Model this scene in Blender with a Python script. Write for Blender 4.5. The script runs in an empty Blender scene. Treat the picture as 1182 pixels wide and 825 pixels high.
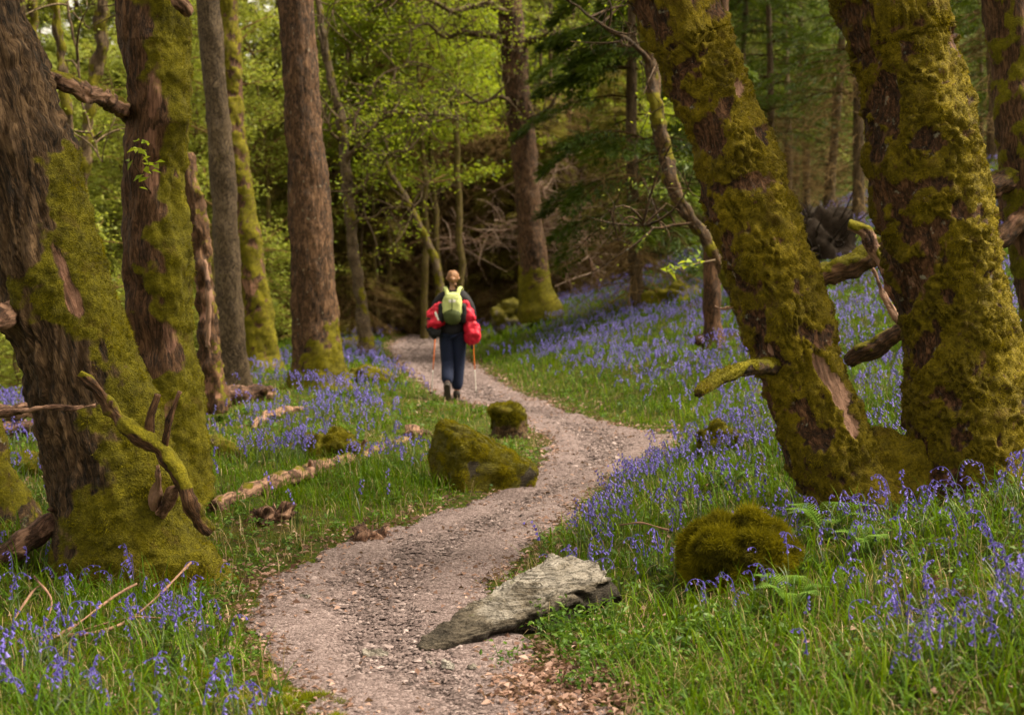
import bpy, math
import numpy as np

R = np.random.default_rng(11)
SC = bpy.context.scene
COL = SC.collection
rad = math.radians

# ------------------------------------------------------------------ camera geometry
F, CX, CY, HZ = 1642.0, 591.0, 412.5, 320.0
PITCH = math.atan((CY - HZ) / F)
CAM = np.array([0.0, 0.0, 1.6])
cp, sp = math.cos(PITCH), math.sin(PITCH)


def ray(px, py):
    dx = (np.asarray(px, float) - CX) / F
    u = (CY - np.asarray(py, float)) / F
    d = np.stack([dx, cp + u * sp, -sp + u * cp], -1)
    return d


def at(px, py, Y):
    d = ray(px, py)
    return CAM + d * (np.asarray(Y, float) / d[..., 1])[..., None]


def proj(P):
    v = P - CAM
    f = v[..., 1] * cp - v[..., 2] * sp
    u = v[..., 1] * sp + v[..., 2] * cp
    f = np.where(np.abs(f) < 1e-4, 1e-4, f)
    return CX + F * v[..., 0] / f, CY - F * u / f


# ------------------------------------------------------------------ noise
def _h(ix, iy, iz, s):
    h = (ix * 374761393 + iy * 668265263 + iz * 2147483647 + s * 974634777) & 0xFFFFFFFF
    h = ((h ^ (h >> 13)) * 1274126177) & 0xFFFFFFFF
    return h ^ (h >> 16)


_G = np.array([[1, 1, 0], [-1, 1, 0], [1, -1, 0], [-1, -1, 0], [1, 0, 1], [-1, 0, 1], [1, 0, -1], [-1, 0, -1],
               [0, 1, 1], [0, -1, 1], [0, 1, -1], [0, -1, -1]], float)


def pn(P, s=0):
    P = np.asarray(P, float)
    i = np.floor(P).astype(np.int64)
    f = P - i
    w = f * f * f * (f * (f * 6 - 15) + 10)
    out = 0
    for a in (0, 1):
        for b in (0, 1):
            for c in (0, 1):
                g = _G[_h(i[..., 0] + a, i[..., 1] + b, i[..., 2] + c, s) % 12]
                d = (g * (f - np.array([a, b, c]))).sum(-1)
                ww = (w[..., 0] if a else 1 - w[..., 0]) * (w[..., 1] if b else 1 - w[..., 1]) * (w[..., 2] if c else 1 - w[..., 2])
                out = out + d * ww
    return out * 1.5


def fbm(P, o=4, s=0):
    P = np.asarray(P, float)
    t, a = 0, 1.0
    for k in range(o):
        t = t + a * pn(P * 2 ** k, s + k)
        a *= .5
    return t


def n2(x, y, k, s=0, o=3):
    return fbm(np.stack([x * k, y * k, np.zeros_like(x) + s * 3.7], -1), o, s)


def ss(a, b, x):
    t = np.clip((x - a) / (b - a), 0, 1)
    return t * t * (3 - 2 * t)


# ------------------------------------------------------------------ mesh helpers
def mesh(name, V, polys, attrs=None, mats=(), mi=None, smooth=True):
    """polys: list of (n,k) int arrays"""
    me = bpy.data.meshes.new(name)
    V = np.asarray(V, np.float32)
    polys = [np.asarray(p, np.int32) for p in polys if len(p)]
    loops = np.concatenate([p.ravel() for p in polys])
    tot = np.concatenate([np.full(len(p), p.shape[1], np.int32) for p in polys])
    start = np.concatenate([[0], np.cumsum(tot)[:-1]]).astype(np.int32)
    me.vertices.add(len(V)); me.vertices.foreach_set('co', V.ravel())
    me.loops.add(len(loops)); me.loops.foreach_set('vertex_index', loops)
    me.polygons.add(len(tot)); me.polygons.foreach_set('loop_start', start)
    me.polygons.foreach_set('use_smooth', np.full(len(tot), bool(smooth)))
    if mi is not None:
        me.polygons.foreach_set('material_index', np.asarray(mi, np.int32))
    for m in mats:
        me.materials.append(m)
    me.update(calc_edges=True)
    for k, a in (attrs or {}).items():
        at_ = me.attributes.new(k, 'FLOAT_COLOR', 'POINT')
        a = np.asarray(a, np.float32)
        if a.shape[1] == 3:
            a = np.concatenate([a, np.ones((len(a), 1), np.float32)], 1)
        at_.data.foreach_set('color', a.ravel())
    me.validate()
    return me


class MB:
    """collects geometry for ONE mesh"""
    def __init__(s):
        s.V, s.P, s.A, s.M, s.G, s.n = [], [], [], [], [], 0; s.useG = False

    def add(s, V, polys, A=None, mi=0, G=None):
        V = np.asarray(V, float).reshape(-1, 3)
        s.useG |= G is not None
        s.G.append(V if G is None else G)
        if A is None:
            A = np.zeros((len(V), 3))
        A = np.asarray(A, float)
        if A.ndim == 1:
            A = np.tile(A, (len(V), 1))
        s.V.append(V); s.A.append(A[:, :3])
        for p in polys:
            if len(p):
                s.P.append(np.asarray(p) + s.n); s.M.append(np.full(len(p), mi))
        s.n += len(V)
        return s

    def data(s, name, mats, base=(0, 0, 0), smooth=True):
        # group by poly size keeping material order
        V = np.concatenate(s.V) - np.asarray(base, float)
        at_ = {'mask': np.concatenate(s.A)}
        if s.useG or any(m.name.startswith(('bark', 'deadwood')) for m in mats): at_['grain'] = np.concatenate(s.G)
        return mesh(name, V, s.P, at_, mats, np.concatenate(s.M), smooth)


def link(name, me, parent=None, loc=None):
    o = bpy.data.objects.new(name, me)
    COL.objects.link(o)
    if parent is not None:
        o.parent = parent
    if loc is not None:
        o.location = loc
    return o


def tag(o, label=None, cat=None, group=None, kind=None):
    if label: o['label'] = label
    if cat: o['category'] = cat
    if group: o['group'] = group
    if kind: o['kind'] = kind
    return o


def thing(name, label, cat, loc, group=None):
    return tag(link(name, None, None, loc), label, cat, group)


def part(name, mb, mats, root, smooth=True, label=None):
    o = link(name, mb.data(name, mats, root.location, smooth), root)
    if label: o['label'] = label
    return o


def single(name, mb, mats, label, cat, loc, group=None, smooth=True):
    o = link(name, mb.data(name, mats, loc, smooth), None, loc)
    return tag(o, label, cat, group)


def copy_tree(o, parent=None):
    c = o.copy()
    COL.objects.link(c)
    if parent is not None:
        c.parent = parent
    for ch in o.children:
        copy_tree(ch, c)
    return c


def spline(P, n):
    P = np.asarray(P, float)
    if len(P) == 2:
        t = np.linspace(0, 1, n)[:, None]
        return P[0] * (1 - t) + P[1] * t
    d = np.concatenate([[0], np.cumsum(np.linalg.norm(np.diff(P[:, :3], axis=0), axis=1))])
    E = np.vstack([2 * P[0] - P[1], P, 2 * P[-1] - P[-2]])
    s = np.linspace(0, d[-1], n)
    i = np.clip(np.searchsorted(d, s, 'right') - 1, 0, len(P) - 2)
    t = ((s - d[i]) / np.maximum(d[i + 1] - d[i], 1e-9))[:, None]
    a, b, c, e = E[i], E[i + 1], E[i + 2], E[i + 3]
    return .5 * (2 * b + (c - a) * t + (2 * a - 5 * b + 4 * c - e) * t ** 2 + (3 * b - a - 3 * c + e) * t ** 3)


def tube(C, r, seg=12, caps=True):
    """C (n,3), r (n,) or (n,seg) -> V, polys, ring-normals"""
    C = np.asarray(C, float); n = len(C)
    T = np.gradient(C, axis=0)
    T /= np.linalg.norm(T, axis=1)[:, None] + 1e-12
    ref = np.array([0, 1.0, 0]) if abs(T[0, 1]) < .8 else np.array([1.0, 0, 0])
    A = np.zeros_like(C)
    a = ref - T[0] * (ref @ T[0])
    for k in range(n):
        a = a - T[k] * (a @ T[k]); a /= np.linalg.norm(a) + 1e-12
        A[k] = a
    B = np.cross(T, A)
    th = np.linspace(0, 2 * math.pi, seg, endpoint=False)
    Nn = A[:, None] * np.cos(th)[None, :, None] + B[:, None] * np.sin(th)[None, :, None]
    r = np.asarray(r, float)
    if r.ndim == 1:
        r = r[:, None]
    V = C[:, None] + Nn * r[..., None]
    i = np.arange(n - 1)[:, None] * seg
    j = np.arange(seg)[None]
    j2 = (j + 1) % seg
    Q = np.stack([i + j, i + j2, i + seg + j2, i + seg + j], -1).reshape(-1, 4)
    P = [Q]
    V = V.reshape(-1, 3)
    if caps:
        V = np.vstack([V, C[0], C[-1]])
        k0, k1 = n * seg, n * seg + 1
        jj = np.arange(seg); jn = (jj + 1) % seg
        P.append(np.stack([np.full(seg, k0), jn, jj], -1))
        P.append(np.stack([np.full(seg, k1), (n - 1) * seg + jj, (n - 1) * seg + jn], -1))
    return V, P, Nn.reshape(-1, 3)


def grain(C, r, seg):
    """coordinates that follow the wood: across, across, along"""
    C = np.asarray(C, float)
    s = np.concatenate([[0], np.cumsum(np.linalg.norm(np.diff(C, axis=0), axis=1))])
    th = np.linspace(0, 2 * math.pi, seg, endpoint=False)[None]
    r = np.asarray(r, float).mean() + 0 * s
    G = np.stack([r[:, None] * np.cos(th), r[:, None] * np.sin(th), s[:, None] + 0 * th], -1).reshape(-1, 3)
    return np.vstack([G, [0, 0, 0], [0, 0, s[-1]]]) + C[0] * 3.7


def twigs(P0, P1, P2, r0, r1, seg=3, k=4):
    """many thin bezier tubes at once -> V, quads"""
    P0, P1, P2 = [np.asarray(p, float) for p in (P0, P1, P2)]
    n = len(P0)
    t = np.linspace(0, 1, k)[None, :, None]
    C = P0[:, None] * (1 - t) ** 2 + 2 * P1[:, None] * t * (1 - t) + P2[:, None] * t ** 2
    D = P2 - P0
    D /= np.linalg.norm(D, axis=1)[:, None] + 1e-9
    ref = np.where(np.abs(D[:, 2:3]) < .8, np.array([[0, 0, 1.0]]), np.array([[1.0, 0, 0]]))
    A = np.cross(D, ref); A /= np.linalg.norm(A, axis=1)[:, None] + 1e-9
    B = np.cross(D, A)
    th = np.linspace(0, 2 * math.pi, seg, endpoint=False)
    N = A[:, None] * np.cos(th)[None, :, None] + B[:, None] * np.sin(th)[None, :, None]
    r = (np.broadcast_to(np.asarray(r0, float), (n,))[:, None] * (1 - t[..., 0]) + np.broadcast_to(np.asarray(r1, float), (n,))[:, None] * t[..., 0])
    V = C[:, :, None] + N[:, None] * r[:, :, None, None]
    b = np.arange(n)[:, None, None] * k * seg
    i = np.arange(k - 1)[None, :, None] * seg
    j = np.arange(seg)[None, None]
    j2 = (j + 1) % seg
    Q = np.stack([b + i + j, b + i + j2, b + i + seg + j2, b + i + seg + j], -1).reshape(-1, 4)
    return V.reshape(-1, 3), Q


def unit(v):
    return v / (np.linalg.norm(v, axis=-1, keepdims=True) + 1e-9)


def rdir(n, rng=R):
    return unit(rng.normal(size=(n, 3)))


def leaves(P, D, N, L, W, fold=.25):
    """leaf quads: base P, direction D, approx normal N, length, width"""
    n = len(P)
    S = unit(np.cross(D, N)); U = np.cross(S, D)
    L = np.broadcast_to(L, (n,))[:, None]; W = np.broadcast_to(W, (n,))[:, None]
    mid = P + D * L * .45
    V = np.stack([P, mid + S * W * .5 + U * W * fold, P + D * L - U * L * .12, mid - S * W * .5 + U * W * fold], 1)
    Q = np.arange(n * 4).reshape(n, 4)
    return V.reshape(-1, 3), Q


def rep(A, k):
    return np.repeat(np.asarray(A, float), k, axis=0)


def tri_sample(V, Q, n, w=None, rng=R):
    """random points on quads -> P, N, quad idx, bilinear (u,v)"""
    a, b, c, d = V[Q[:, 0]], V[Q[:, 1]], V[Q[:, 2]], V[Q[:, 3]]
    nn = np.cross(c - a, d - b)
    ar = np.linalg.norm(nn, axis=1) * .5
    p = ar * (1 if w is None else w)
    p = p / p.sum()
    i = rng.choice(len(Q), n, p=p)
    u, v = rng.random((2, n, 1))
    P = (a[i] * (1 - u) + b[i] * u) * (1 - v) + (d[i] * (1 - u) + c[i] * u) * v
    return P, unit(nn[i]), i


def fuzz(mb, V, Q, moss, n, L=.016, W=.004, mi=1, rng=R, droop=.5):
    """moss hairs on a surface: small tapering tris"""
    w = np.clip(moss[Q].mean(1) - .35, 0, 1)
    w = w + 1e-9
    P, N, i = tri_sample(V, Q, n, w, rng)
    c = V[Q].mean(1).mean(0)
    D = unit(N * .9 + rdir(n, rng) * .7 + np.array([0, 0, -droop]))
    S = unit(np.cross(D, rdir(n, rng)))
    L = L * rng.uniform(.5, 1.4, n)[:, None]
    clump = fbm(P * 9, 2, 5)[:, None]
    L = L * (1 + clump * .8)
    P = P - N * .003
    VV = np.stack([P - S * W * .5, P + S * W * .5, P + D * L], 1).reshape(-1, 3)
    T = np.arange(n * 3).reshape(n, 3)
    A = np.zeros((n * 3, 3))
    A[:, 2] = np.repeat(np.clip(.5 + clump[:, 0] * .7 + rng.normal(0, .13, n), 0, 1), 3)
    A[:, 0] = 1
    mb.add(VV, [T], A, mi)


def blob(c, rx, seg=64, rings=40, rot=0., e=.8, tilt=(0, 0), disp=None, zmin=None):
    """superellipsoid rock/mound -> V, quads"""
    u = np.linspace(-math.pi / 2, math.pi / 2, rings)[:, None]
    v = np.linspace(0, 2 * math.pi, seg, endpoint=False)[None]
    f = lambda t: np.sign(t) * np.abs(t) ** e
    X = np.stack([f(np.cos(u)) * f(np.cos(v)), f(np.cos(u)) * f(np.sin(v)), f(np.sin(u)) + 0 * v], -1).reshape(-1, 3)
    X = X * np.asarray(rx)
    if disp is not None:
        X = X + unit(X / np.asarray(rx)) * disp(X)[:, None]
    ax, ay = tilt
    ca, sa = math.cos(ax), math.sin(ax); X = X @ np.array([[1, 0, 0], [0, ca, sa], [0, -sa, ca]])
    ca, sa = math.cos(ay), math.sin(ay); X = X @ np.array([[ca, 0, -sa], [0, 1, 0], [sa, 0, ca]])
    ca, sa = math.cos(rot), math.sin(rot); X = X @ np.array([[ca, sa, 0], [-sa, ca, 0], [0, 0, 1]])
    V = X + np.asarray(c)
    i = np.arange(rings - 1)[:, None] * seg; j = np.arange(seg)[None]; j2 = (j + 1) % seg
    Q = np.stack([i + j, i + j2, i + seg + j2, i + seg + j], -1).reshape(-1, 4)
    return V, Q


# ------------------------------------------------------------------ materials
class NT:
    def __init__(s, name):
        s.m = bpy.data.materials.new(name); s.m.use_nodes = True
        s.t = s.m.node_tree; s.t.nodes.clear()
        s.out = s.t.nodes.new('ShaderNodeOutputMaterial')

    def n(s, typ, props=None, **inp):
        nd = s.t.nodes.new(typ)
        for k, v in (props or {}).items():
            setattr(nd, k, v)
        for k, v in inp.items():
            key = k.replace('_', ' ')
            sock = nd.inputs[int(k[1:])] if (k[0] == 'i' and k[1:].isdigit()) else nd.inputs[key]
            if isinstance(v, bpy.types.NodeSocket):
                s.t.links.new(v, sock)
            else:
                sock.default_value = v
        return nd

    def noise(s, vec, scale, det=4, rough=.55, dist=0):
        return s.n('ShaderNodeTexNoise', Vector=vec, Scale=scale, Detail=det, Roughness=rough, Distortion=dist).outputs[0]

    def math(s, op, a, b=0., c=0.):
        return s.n('ShaderNodeMath', {'operation': op}, i0=a, i1=b, i2=c).outputs[0]

    def mix(s, f, a, b):
        nd = s.n('ShaderNodeMix', {'data_type': 'RGBA'})
        for sock, v in ((nd.inputs[0], f), (nd.inputs[6], a), (nd.inputs[7], b)):
            if isinstance(v, bpy.types.NodeSocket): s.t.links.new(v, sock)
            else: sock.default_value = (v if not isinstance(v, tuple) else (*v, 1)[:4])
        return nd.outputs[2]

    def ramp(s, f, stops):
        nd = s.n('ShaderNodeValToRGB', Fac=f)
        e = nd.color_ramp.elements
        while len(e) < len(stops): e.new(.5)
        for el, (p, c) in zip(e, stops):
            el.position = p; el.color = (*c, 1)[:4]
        return nd.outputs[0]

    def sstep(s, x, a, b):
        nd = s.n('ShaderNodeMapRange', {'interpolation_type': 'SMOOTHSTEP'}, Value=x)
        nd.inputs[1].default_value = a; nd.inputs[2].default_value = b
        return nd.outputs[0]

    def coord(s, scale=(1, 1, 1), which='Object'):
        tc = s.n('ShaderNodeTexCoord').outputs[which]
        return s.n('ShaderNodeMapping', Vector=tc, Scale=scale).outputs[0]

    def mask(s, name='mask'):
        a = s.n('ShaderNodeAttribute', {'attribute_name': name})
        x = s.n('ShaderNodeSeparateColor', Color=a.outputs['Color'])
        return x.outputs[0], x.outputs[1], x.outputs[2], a.outputs['Color']

    def bump(s, h, strength=.6, dist=.02, normal=None):
        b = s.n('ShaderNodeBump', Height=h, Strength=strength, Distance=dist)
        if normal is not None: s.t.links.new(normal, b.inputs['Normal'])
        return b.outputs[0]

    def principled(s, col, rough=.8, normal=None, spec=.3, **kw):
        b = s.n('ShaderNodeBsdfPrincipled', Roughness=rough, **kw)
        sock = b.inputs['Base Color']
        if isinstance(col, bpy.types.NodeSocket): s.t.links.new(col, sock)
        else: sock.default_value = (*col, 1)
        b.inputs['Specular IOR Level'].default_value = spec
        if normal is not None: s.t.links.new(normal, b.inputs['Normal'])
        return b.outputs[0]

    def done(s, sh):
        s.t.links.new(sh, s.out.inputs['Surface']); return s.m


MOSS_A, MOSS_B, MOSS_C = (.020, .016, .001), (.092, .080, .002), (.195, .165, .005)


def moss_color(t, co, b, gold=0.):
    n1 = t.noise(co, 4, 4, .6); n2 = t.noise(co, 21, 4, .6); n3 = t.noise(co, 75, 3)
    v = t.math('ADD', t.math('MULTIPLY', n1, .55), t.math('MULTIPLY', n2, .55))
    v = t.math('ADD', v, t.math('ADD', t.math('MULTIPLY', n3, .45), t.math('MULTIPLY', b, .35)))
    col = t.ramp(t.math('MULTIPLY', v, .62), [(.42, MOSS_A), (.57, MOSS_B), (.74, MOSS_C)])
    brown = t.sstep(t.noise(co, 7, 5, .65), .55, .68)
    if gold:
        col = t.n('ShaderNodeMix', {'data_type': 'RGBA', 'blend_type': 'MULTIPLY'}, i0=1.0, i6=col, i7=(1.0 + .25 * gold, 1 - .16 * gold, 1, 1)).outputs[2]
    return t.mix(t.math('MULTIPLY', brown, .5), col, (.060, .033, .004)), n3


def m_bark(name, dark, mid, light, sz=.16, fine=1.0, wood=(.24, .12, .08), depth=.012, spots=0., gold=0.):
    t = NT(name)
    co = t.coord()
    ga = t.n('ShaderNodeAttribute', {'attribute_name': 'grain'}).outputs['Vector']
    gmap = lambda k: t.n('ShaderNodeMapping', Vector=ga, Scale=(1, 1, k)).outputs[0]
    cs = gmap(sz)
    r, g, b, _ = t.mask()
    vor = t.n('ShaderNodeTexVoronoi', {'feature': 'DISTANCE_TO_EDGE'}, Vector=t.n('ShaderNodeVectorMath', {'operation': 'ADD'}, i0=cs,
              i1=t.n('ShaderNodeVectorMath', {'operation': 'SCALE'}, i0=t.n('ShaderNodeTexNoise', Vector=cs, Scale=14).outputs[1], Scale=.05).outputs[0]).outputs[0], Scale=30 * fine).outputs[0]
    crack = t.sstep(vor, 0., .24)
    nz = t.noise(cs, 55 * fine, 5, .65); nl = t.noise(co, 2.3, 3); nf = t.noise(co, 130, 3)
    n4 = t.noise(cs, 24 * fine, 6, .7, .8)
    r4 = t.sstep(t.math('ABSOLUTE', t.math('SUBTRACT', n4, .5)), .0, .085)
    r5 = t.sstep(t.math('ABSOLUTE', t.math('SUBTRACT', t.noise(cs, 11 * fine, 6, .7, .6), .5)), .0, .07)
    h = t.math('ADD', t.math('MULTIPLY', crack, .06), t.math('ADD', t.math('MULTIPLY', nz, .62), t.math('MULTIPLY', n4, .42)))
    h = t.math('ADD', h, t.math('ADD', t.math('MULTIPLY', r4, .17), t.math('MULTIPLY', r5, .20)))
    v = t.math('ADD', t.math('MULTIPLY', h, .62), t.math('MULTIPLY', nl, .30))
    col = t.ramp(v, [(.47, dark), (.63, mid), (.82, light)])
    if spots:
        lich = t.sstep(t.noise(co, 17, 4, .6), .66 - spots * .1, .72)
        col = t.mix(t.math('MULTIPLY', lich, .6), col, (.30, .29, .22))
    ws = t.noise(gmap(.06), 60, 5, .65)
    wcol = t.ramp(ws, [(.3, tuple(x * .25 for x in wood)), (.5, wood), (.75, tuple(min(1, x * 1.7) for x in wood))])
    gn = t.math('MULTIPLY', .85, t.sstep(t.math('ADD', g, t.math('MULTIPLY', t.math('SUBTRACT', t.noise(cs, 22, 5, .7), .5), 1.6)), .42, .72))
    col = t.mix(gn, col, wcol)
    mc, mh = moss_color(t, co, b, gold)
    mf = t.math('ADD', r, t.math('MULTIPLY', t.math('SUBTRACT', t.noise(co, 16, 5, .65), .5), .9))
    mf = t.sstep(mf, .26, .74)
    col = t.mix(mf, col, mc)
    hm = t.n('ShaderNodeMix', i0=mf, i2=h, i3=t.math('ADD', t.math('MULTIPLY', mh, .8), t.math('MULTIPLY', nf, .6))).outputs[0]
    nrm = t.bump(hm, .9, depth)
    return t.done(t.principled(col, t.n('ShaderNodeMix', i0=mf, i2=.78, i3=.95).outputs[0], nrm, .25))


def m_foliage(name, c0, c1, c2, trans=.35, rough=.55, spec=.3):
    """colour from mask.b (per-leaf) through a ramp; mask.g slides toward dead/yellow"""
    t = NT(name)
    r, g, b, _ = t.mask()
    col = t.ramp(b, [(0, c0), (.5, c1), (1, c2)])
    p = t.principled(col, rough, None, spec)
    if trans > 0:
        tl = t.n('ShaderNodeBsdfTranslucent', Color=t.mix(.35, col, (c2[0] * 1.2, c2[1] * 1.2, c2[2] * .6))).outputs[0]
        p = t.n('ShaderNodeMixShader', i0=trans, i1=p, i2=tl).outputs[0]
    return t.done(p)


def m_plain(name, c, rough=.7, var=.25, scale=30, bump=.3, bdist=.004, spec=.3):
    t = NT(name)
    co = t.coord()
    n = t.noise(co, scale, 4, .6)
    col = t.mix(n, tuple(x * (1 - var) for x in c), tuple(min(1, x * (1 + var)) for x in c))
    return t.done(t.principled(col, rough, t.bump(n, bump, bdist), spec))


M = {}
M['bark_grey'] = m_bark('bark_grey', (.008, .004, .0015), (.060, .032, .014), (.18, .108, .056), .16, 1.3, depth=.03)
M['bark_red'] = m_bark('bark_red', (.010, .0045, .002), (.065, .030, .013), (.17, .086, .042), .22, 1.3)
M['bark_fine'] = m_bark('bark_fine', (.018, .011, .006), (.085, .056, .031), (.19, .135, .08), .45, 1.5)
M['bark_scaly'] = m_bark('bark_scaly', (.010, .0045, .002), (.066, .032, .014), (.17, .090, .046), .30, .9, spots=.2)
M['bark_oak'] = m_bark('bark_oak', (.008, .004, .002), (.050, .026, .010), (.15, .085, .04), .5, 1.0, (.30, .17, .12), spots=.5)
M['bark_golden'] = m_bark('bark_golden', (.006, .0028, .0012), (.050, .021, .008), (.16, .075, .036), .5, 1.0, (.30, .17, .12), spots=.5, gold=.35)
M['bark_far'] = m_bark('bark_far', (.030, .018, .008), (.095, .060, .030), (.18, .13, .075), .2, .6)
M['deadwood'] = m_bark('deadwood', (.016, .008, .005), (.075, .036, .022), (.22, .12, .08), .5, .8, (.30, .17, .115))
M['moss'] = m_foliage('moss', MOSS_A, MOSS_B, MOSS_C, .25, .9, .1)
M['straw'] = m_foliage('straw', (.12, .07, .03), (.27, .19, .09), (.45, .36, .20), .2, .6, .2)
M['moss_gold'] = m_foliage('moss_gold', (.020, .014, .001), (.092, .070, .002), (.195, .150, .005), .25, .9, .1)
M['moss_bright'] = m_foliage('moss_bright', (.028, .024, .001), (.140, .122, .003), (.28, .235, .007), .25, .9, .1)
M['moss_green'] = m_foliage('moss_green', (.035, .045, .002), (.12, .14, .004), (.24, .26, .010), .25, .9, .1)
M['grass'] = m_foliage('grass', (.022, .058, .001), (.072, .148, .001), (.175, .24, .004), .35, .6, .16)
M['oak_leaf'] = m_foliage('oak_leaf', (.09, .14, .010), (.20, .28, .016), (.38, .42, .030), .5)
M['pale_leaf'] = m_foliage('pale_leaf', (.10, .13, .014), (.22, .26, .034), (.42, .44, .085), .45)
M['larch'] = m_foliage('larch', (.10, .13, .018), (.20, .235, .042), (.35, .37, .08), .4)
M['hemlock'] = m_foliage('hemlock', (.10, .075, .012), (.22, .17, .035), (.32, .31, .06), .35)
M['spruce'] = m_foliage('spruce', (.016, .032, .002), (.045, .078, .004), (.13, .175, .010), .3)
M['dead_twig'] = m_foliage('dead_twig', (.05, .028, .010), (.19, .115, .045), (.42, .29, .14), 0, .9, .1)
M['pale_twig'] = m_foliage('pale_twig', (.11, .065, .048), (.24, .15, .11), (.42, .30, .24), 0, .85, .2)
M['bell'] = m_foliage('bell', (.085, .060, .36), (.145, .108, .50), (.27, .22, .66), .35, .5, .3)
M['stem'] = m_foliage('stem', (.05, .08, .015), (.08, .12, .03), (.10, .10, .12), .15, .5, .3)
M['litter'] = m_foliage('litter', (.06, .027, .018), (.22, .125, .095), (.46, .31, .26), .15, .75, .2)
M['pebble'] = m_foliage('pebble', (.052, .037, .036), (.145, .105, .102), (.35, .275, .27), 0, .85, .25)
M['fern'] = m_foliage('fern', (.05, .13, .012), (.10, .20, .02), (.18, .28, .03), .35, .5, .3)
M['herb'] = m_foliage('herb', (.022, .065, .005), (.06, .13, .008), (.13, .21, .02), .35, .5, .3)


def m_ground():
    t = NT('ground')
    co = t.coord()
    a = t.noise(co, 1.1, 4); b = t.noise(co, 9, 5, .65); c = t.noise(co, 70, 4, .7)
    col = t.ramp(b, [(.30, (.018, .026, .004)), (.5, (.040, .055, .006)), (.72, (.085, .080, .010))])
    col = t.mix(t.sstep(t.math('ADD', a, t.math('MULTIPLY', c, .35)), .74, .90), col, (.060, .036, .018))
    h = t.math('ADD', t.math('MULTIPLY', b, .7), t.math('MULTIPLY', c, .5))
    return t.done(t.principled(col, .95, t.bump(h, 1, .03), .1))


def m_path():
    t = NT('path')
    co = t.coord()
    v1 = t.n('ShaderNodeTexVoronoi', Vector=co, Scale=55.)
    v2 = t.n('ShaderNodeTexVoronoi', Vector=co, Scale=140.)
    a = t.noise(co, 1.6, 4); f = t.noise(co, 240, 3)
    s1 = t.n('ShaderNodeSeparateColor', Color=v1.outputs['Color']).outputs[0]
    s2 = t.n('ShaderNodeSeparateColor', Color=v2.outputs['Color']).outputs[1]
    v = t.math('ADD', t.math('MULTIPLY', s1, .45), t.math('MULTIPLY', s2, .35))
    v = t.math('ADD', v, t.math('MULTIPLY', t.math('SUBTRACT', a, .3), .5))
    col = t.ramp(v, [(.08, (.058, .040, .039)), (.45, (.138, .098, .096)), (.95, (.31, .24, .238))])
    d = t.math('SUBTRACT', 1., v1.outputs['Distance'])
    h = t.math('ADD', t.math('MULTIPLY', d, .8), t.math('MULTIPLY', t.math('SUBTRACT', 1., v2.outputs['Distance']), .4))
    h = t.math('ADD', h, t.math('MULTIPLY', f, .25))
    return t.done(t.principled(col, .92, t.bump(h, .9, .012), .2))


M['earth'] = m_plain('earth', (.022, .013, .007), .95, .5, 12, 1., .03)
M['ground'] = m_ground()
M['path'] = m_path()

# ------------------------------------------------------------------ terrain
_L = np.array([(-20, -.6), (4, -.6), (5.2, -.68), (5.8, -.95), (6.3, -1.22), (7.2, -1.30), (8, -1.2), (8.75, -.88), (9.7, -.48), (10.9, 0), (12.3, .30), (13.4, .36),
               (14.6, .28), (16.4, 0), (17.5, -.36), (19.5, -1.05), (21.9, -1.5), (25, -1.97), (29.2, -2.45), (32.8, -2.85), (36.5, -2.95), (42, -2.7), (60, -2.7)])
_Rr = np.array([(-20, .5), (4, .45), (5.2, .32), (6, .12), (7, -.16), (8, .02), (9.4, .33), (11.4, .80), (12.8, 1.32), (13.8, 1.62), (14.6, 1.48), (15.5, 1.05),
                (17.5, .52), (21, -.08), (26, -.68), (33, -1.5), (37, -1.75), (42, -1.4), (60, -1.4)])
_ys = np.linspace(-20, 60, 1601)


def _sm(tab, sig):
    v = np.interp(_ys, tab[:, 0], tab[:, 1])
    k = int(sig / .05 * 3); w = np.exp(-.5 * (np.arange(-k, k + 1) * .05 / sig) ** 2); w /= w.sum()
    return np.convolve(np.pad(v, k, 'edge'), w, 'valid')


_xl, _xr, _xrs = _sm(_L, .25), _sm(_Rr, .25), _sm(_Rr, 1.6)
XL = lambda y: np.interp(y, _ys, _xl)
XR = lambda y: np.interp(y, _ys, _xr)
XRS = lambda y: np.interp(y, _ys, _xrs)


def ground_z(x, y):
    x = np.asarray(x, float); y = np.asarray(y, float)
    d = np.maximum(x - XRS(y) - .05, 0)
    s = np.interp(y, [-20, 4, 8, 15, 22, 32, 45], [.20, .20, .21, .27, .31, .345, .34])
    z = s * (np.sqrt(d * d + .16) - .4)
    z = z - .75 * s * np.maximum(d - 12.5, 0)
    dl = np.maximum(-(x + 5.6 - .03 * (y - 20)), 0)
    z = z - .42 * (np.sqrt(dl * dl + .6) - .775) * ss(9, 16, y) - .08 * dl * (1 - ss(9, 16, y))
    z = np.maximum(z, -7 + 0 * z)
    # left mound beside the path and small relief
    z = z + .16 * np.exp(-((x + 2.6) / 1.0) ** 2 - ((y - 20.5) / 4) ** 2)
    z = z + .10 * np.exp(-((x + 1.9) / .8) ** 2 - ((y - 12) / 2.5) ** 2)
    off = np.minimum(np.maximum(np.maximum(XL(y) - x, x - XR(y)), 0), 1.5) / 1.5
    z = z + (.10 * n2(x, y, .55, 3) + .035 * n2(x, y, 2.6, 4)) * off
    z = z + .03 * ss(0, .5, off)
    # beyond the crest the ground dips, then a wooded hillside climbs
    far = np.maximum(y - 39, 0)
    z = z - 3.2 * ss(0, 16, far) + .42 * (np.sqrt(np.maximum(y - 58, 0) ** 2 + 16) - 4)
    return z


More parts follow.
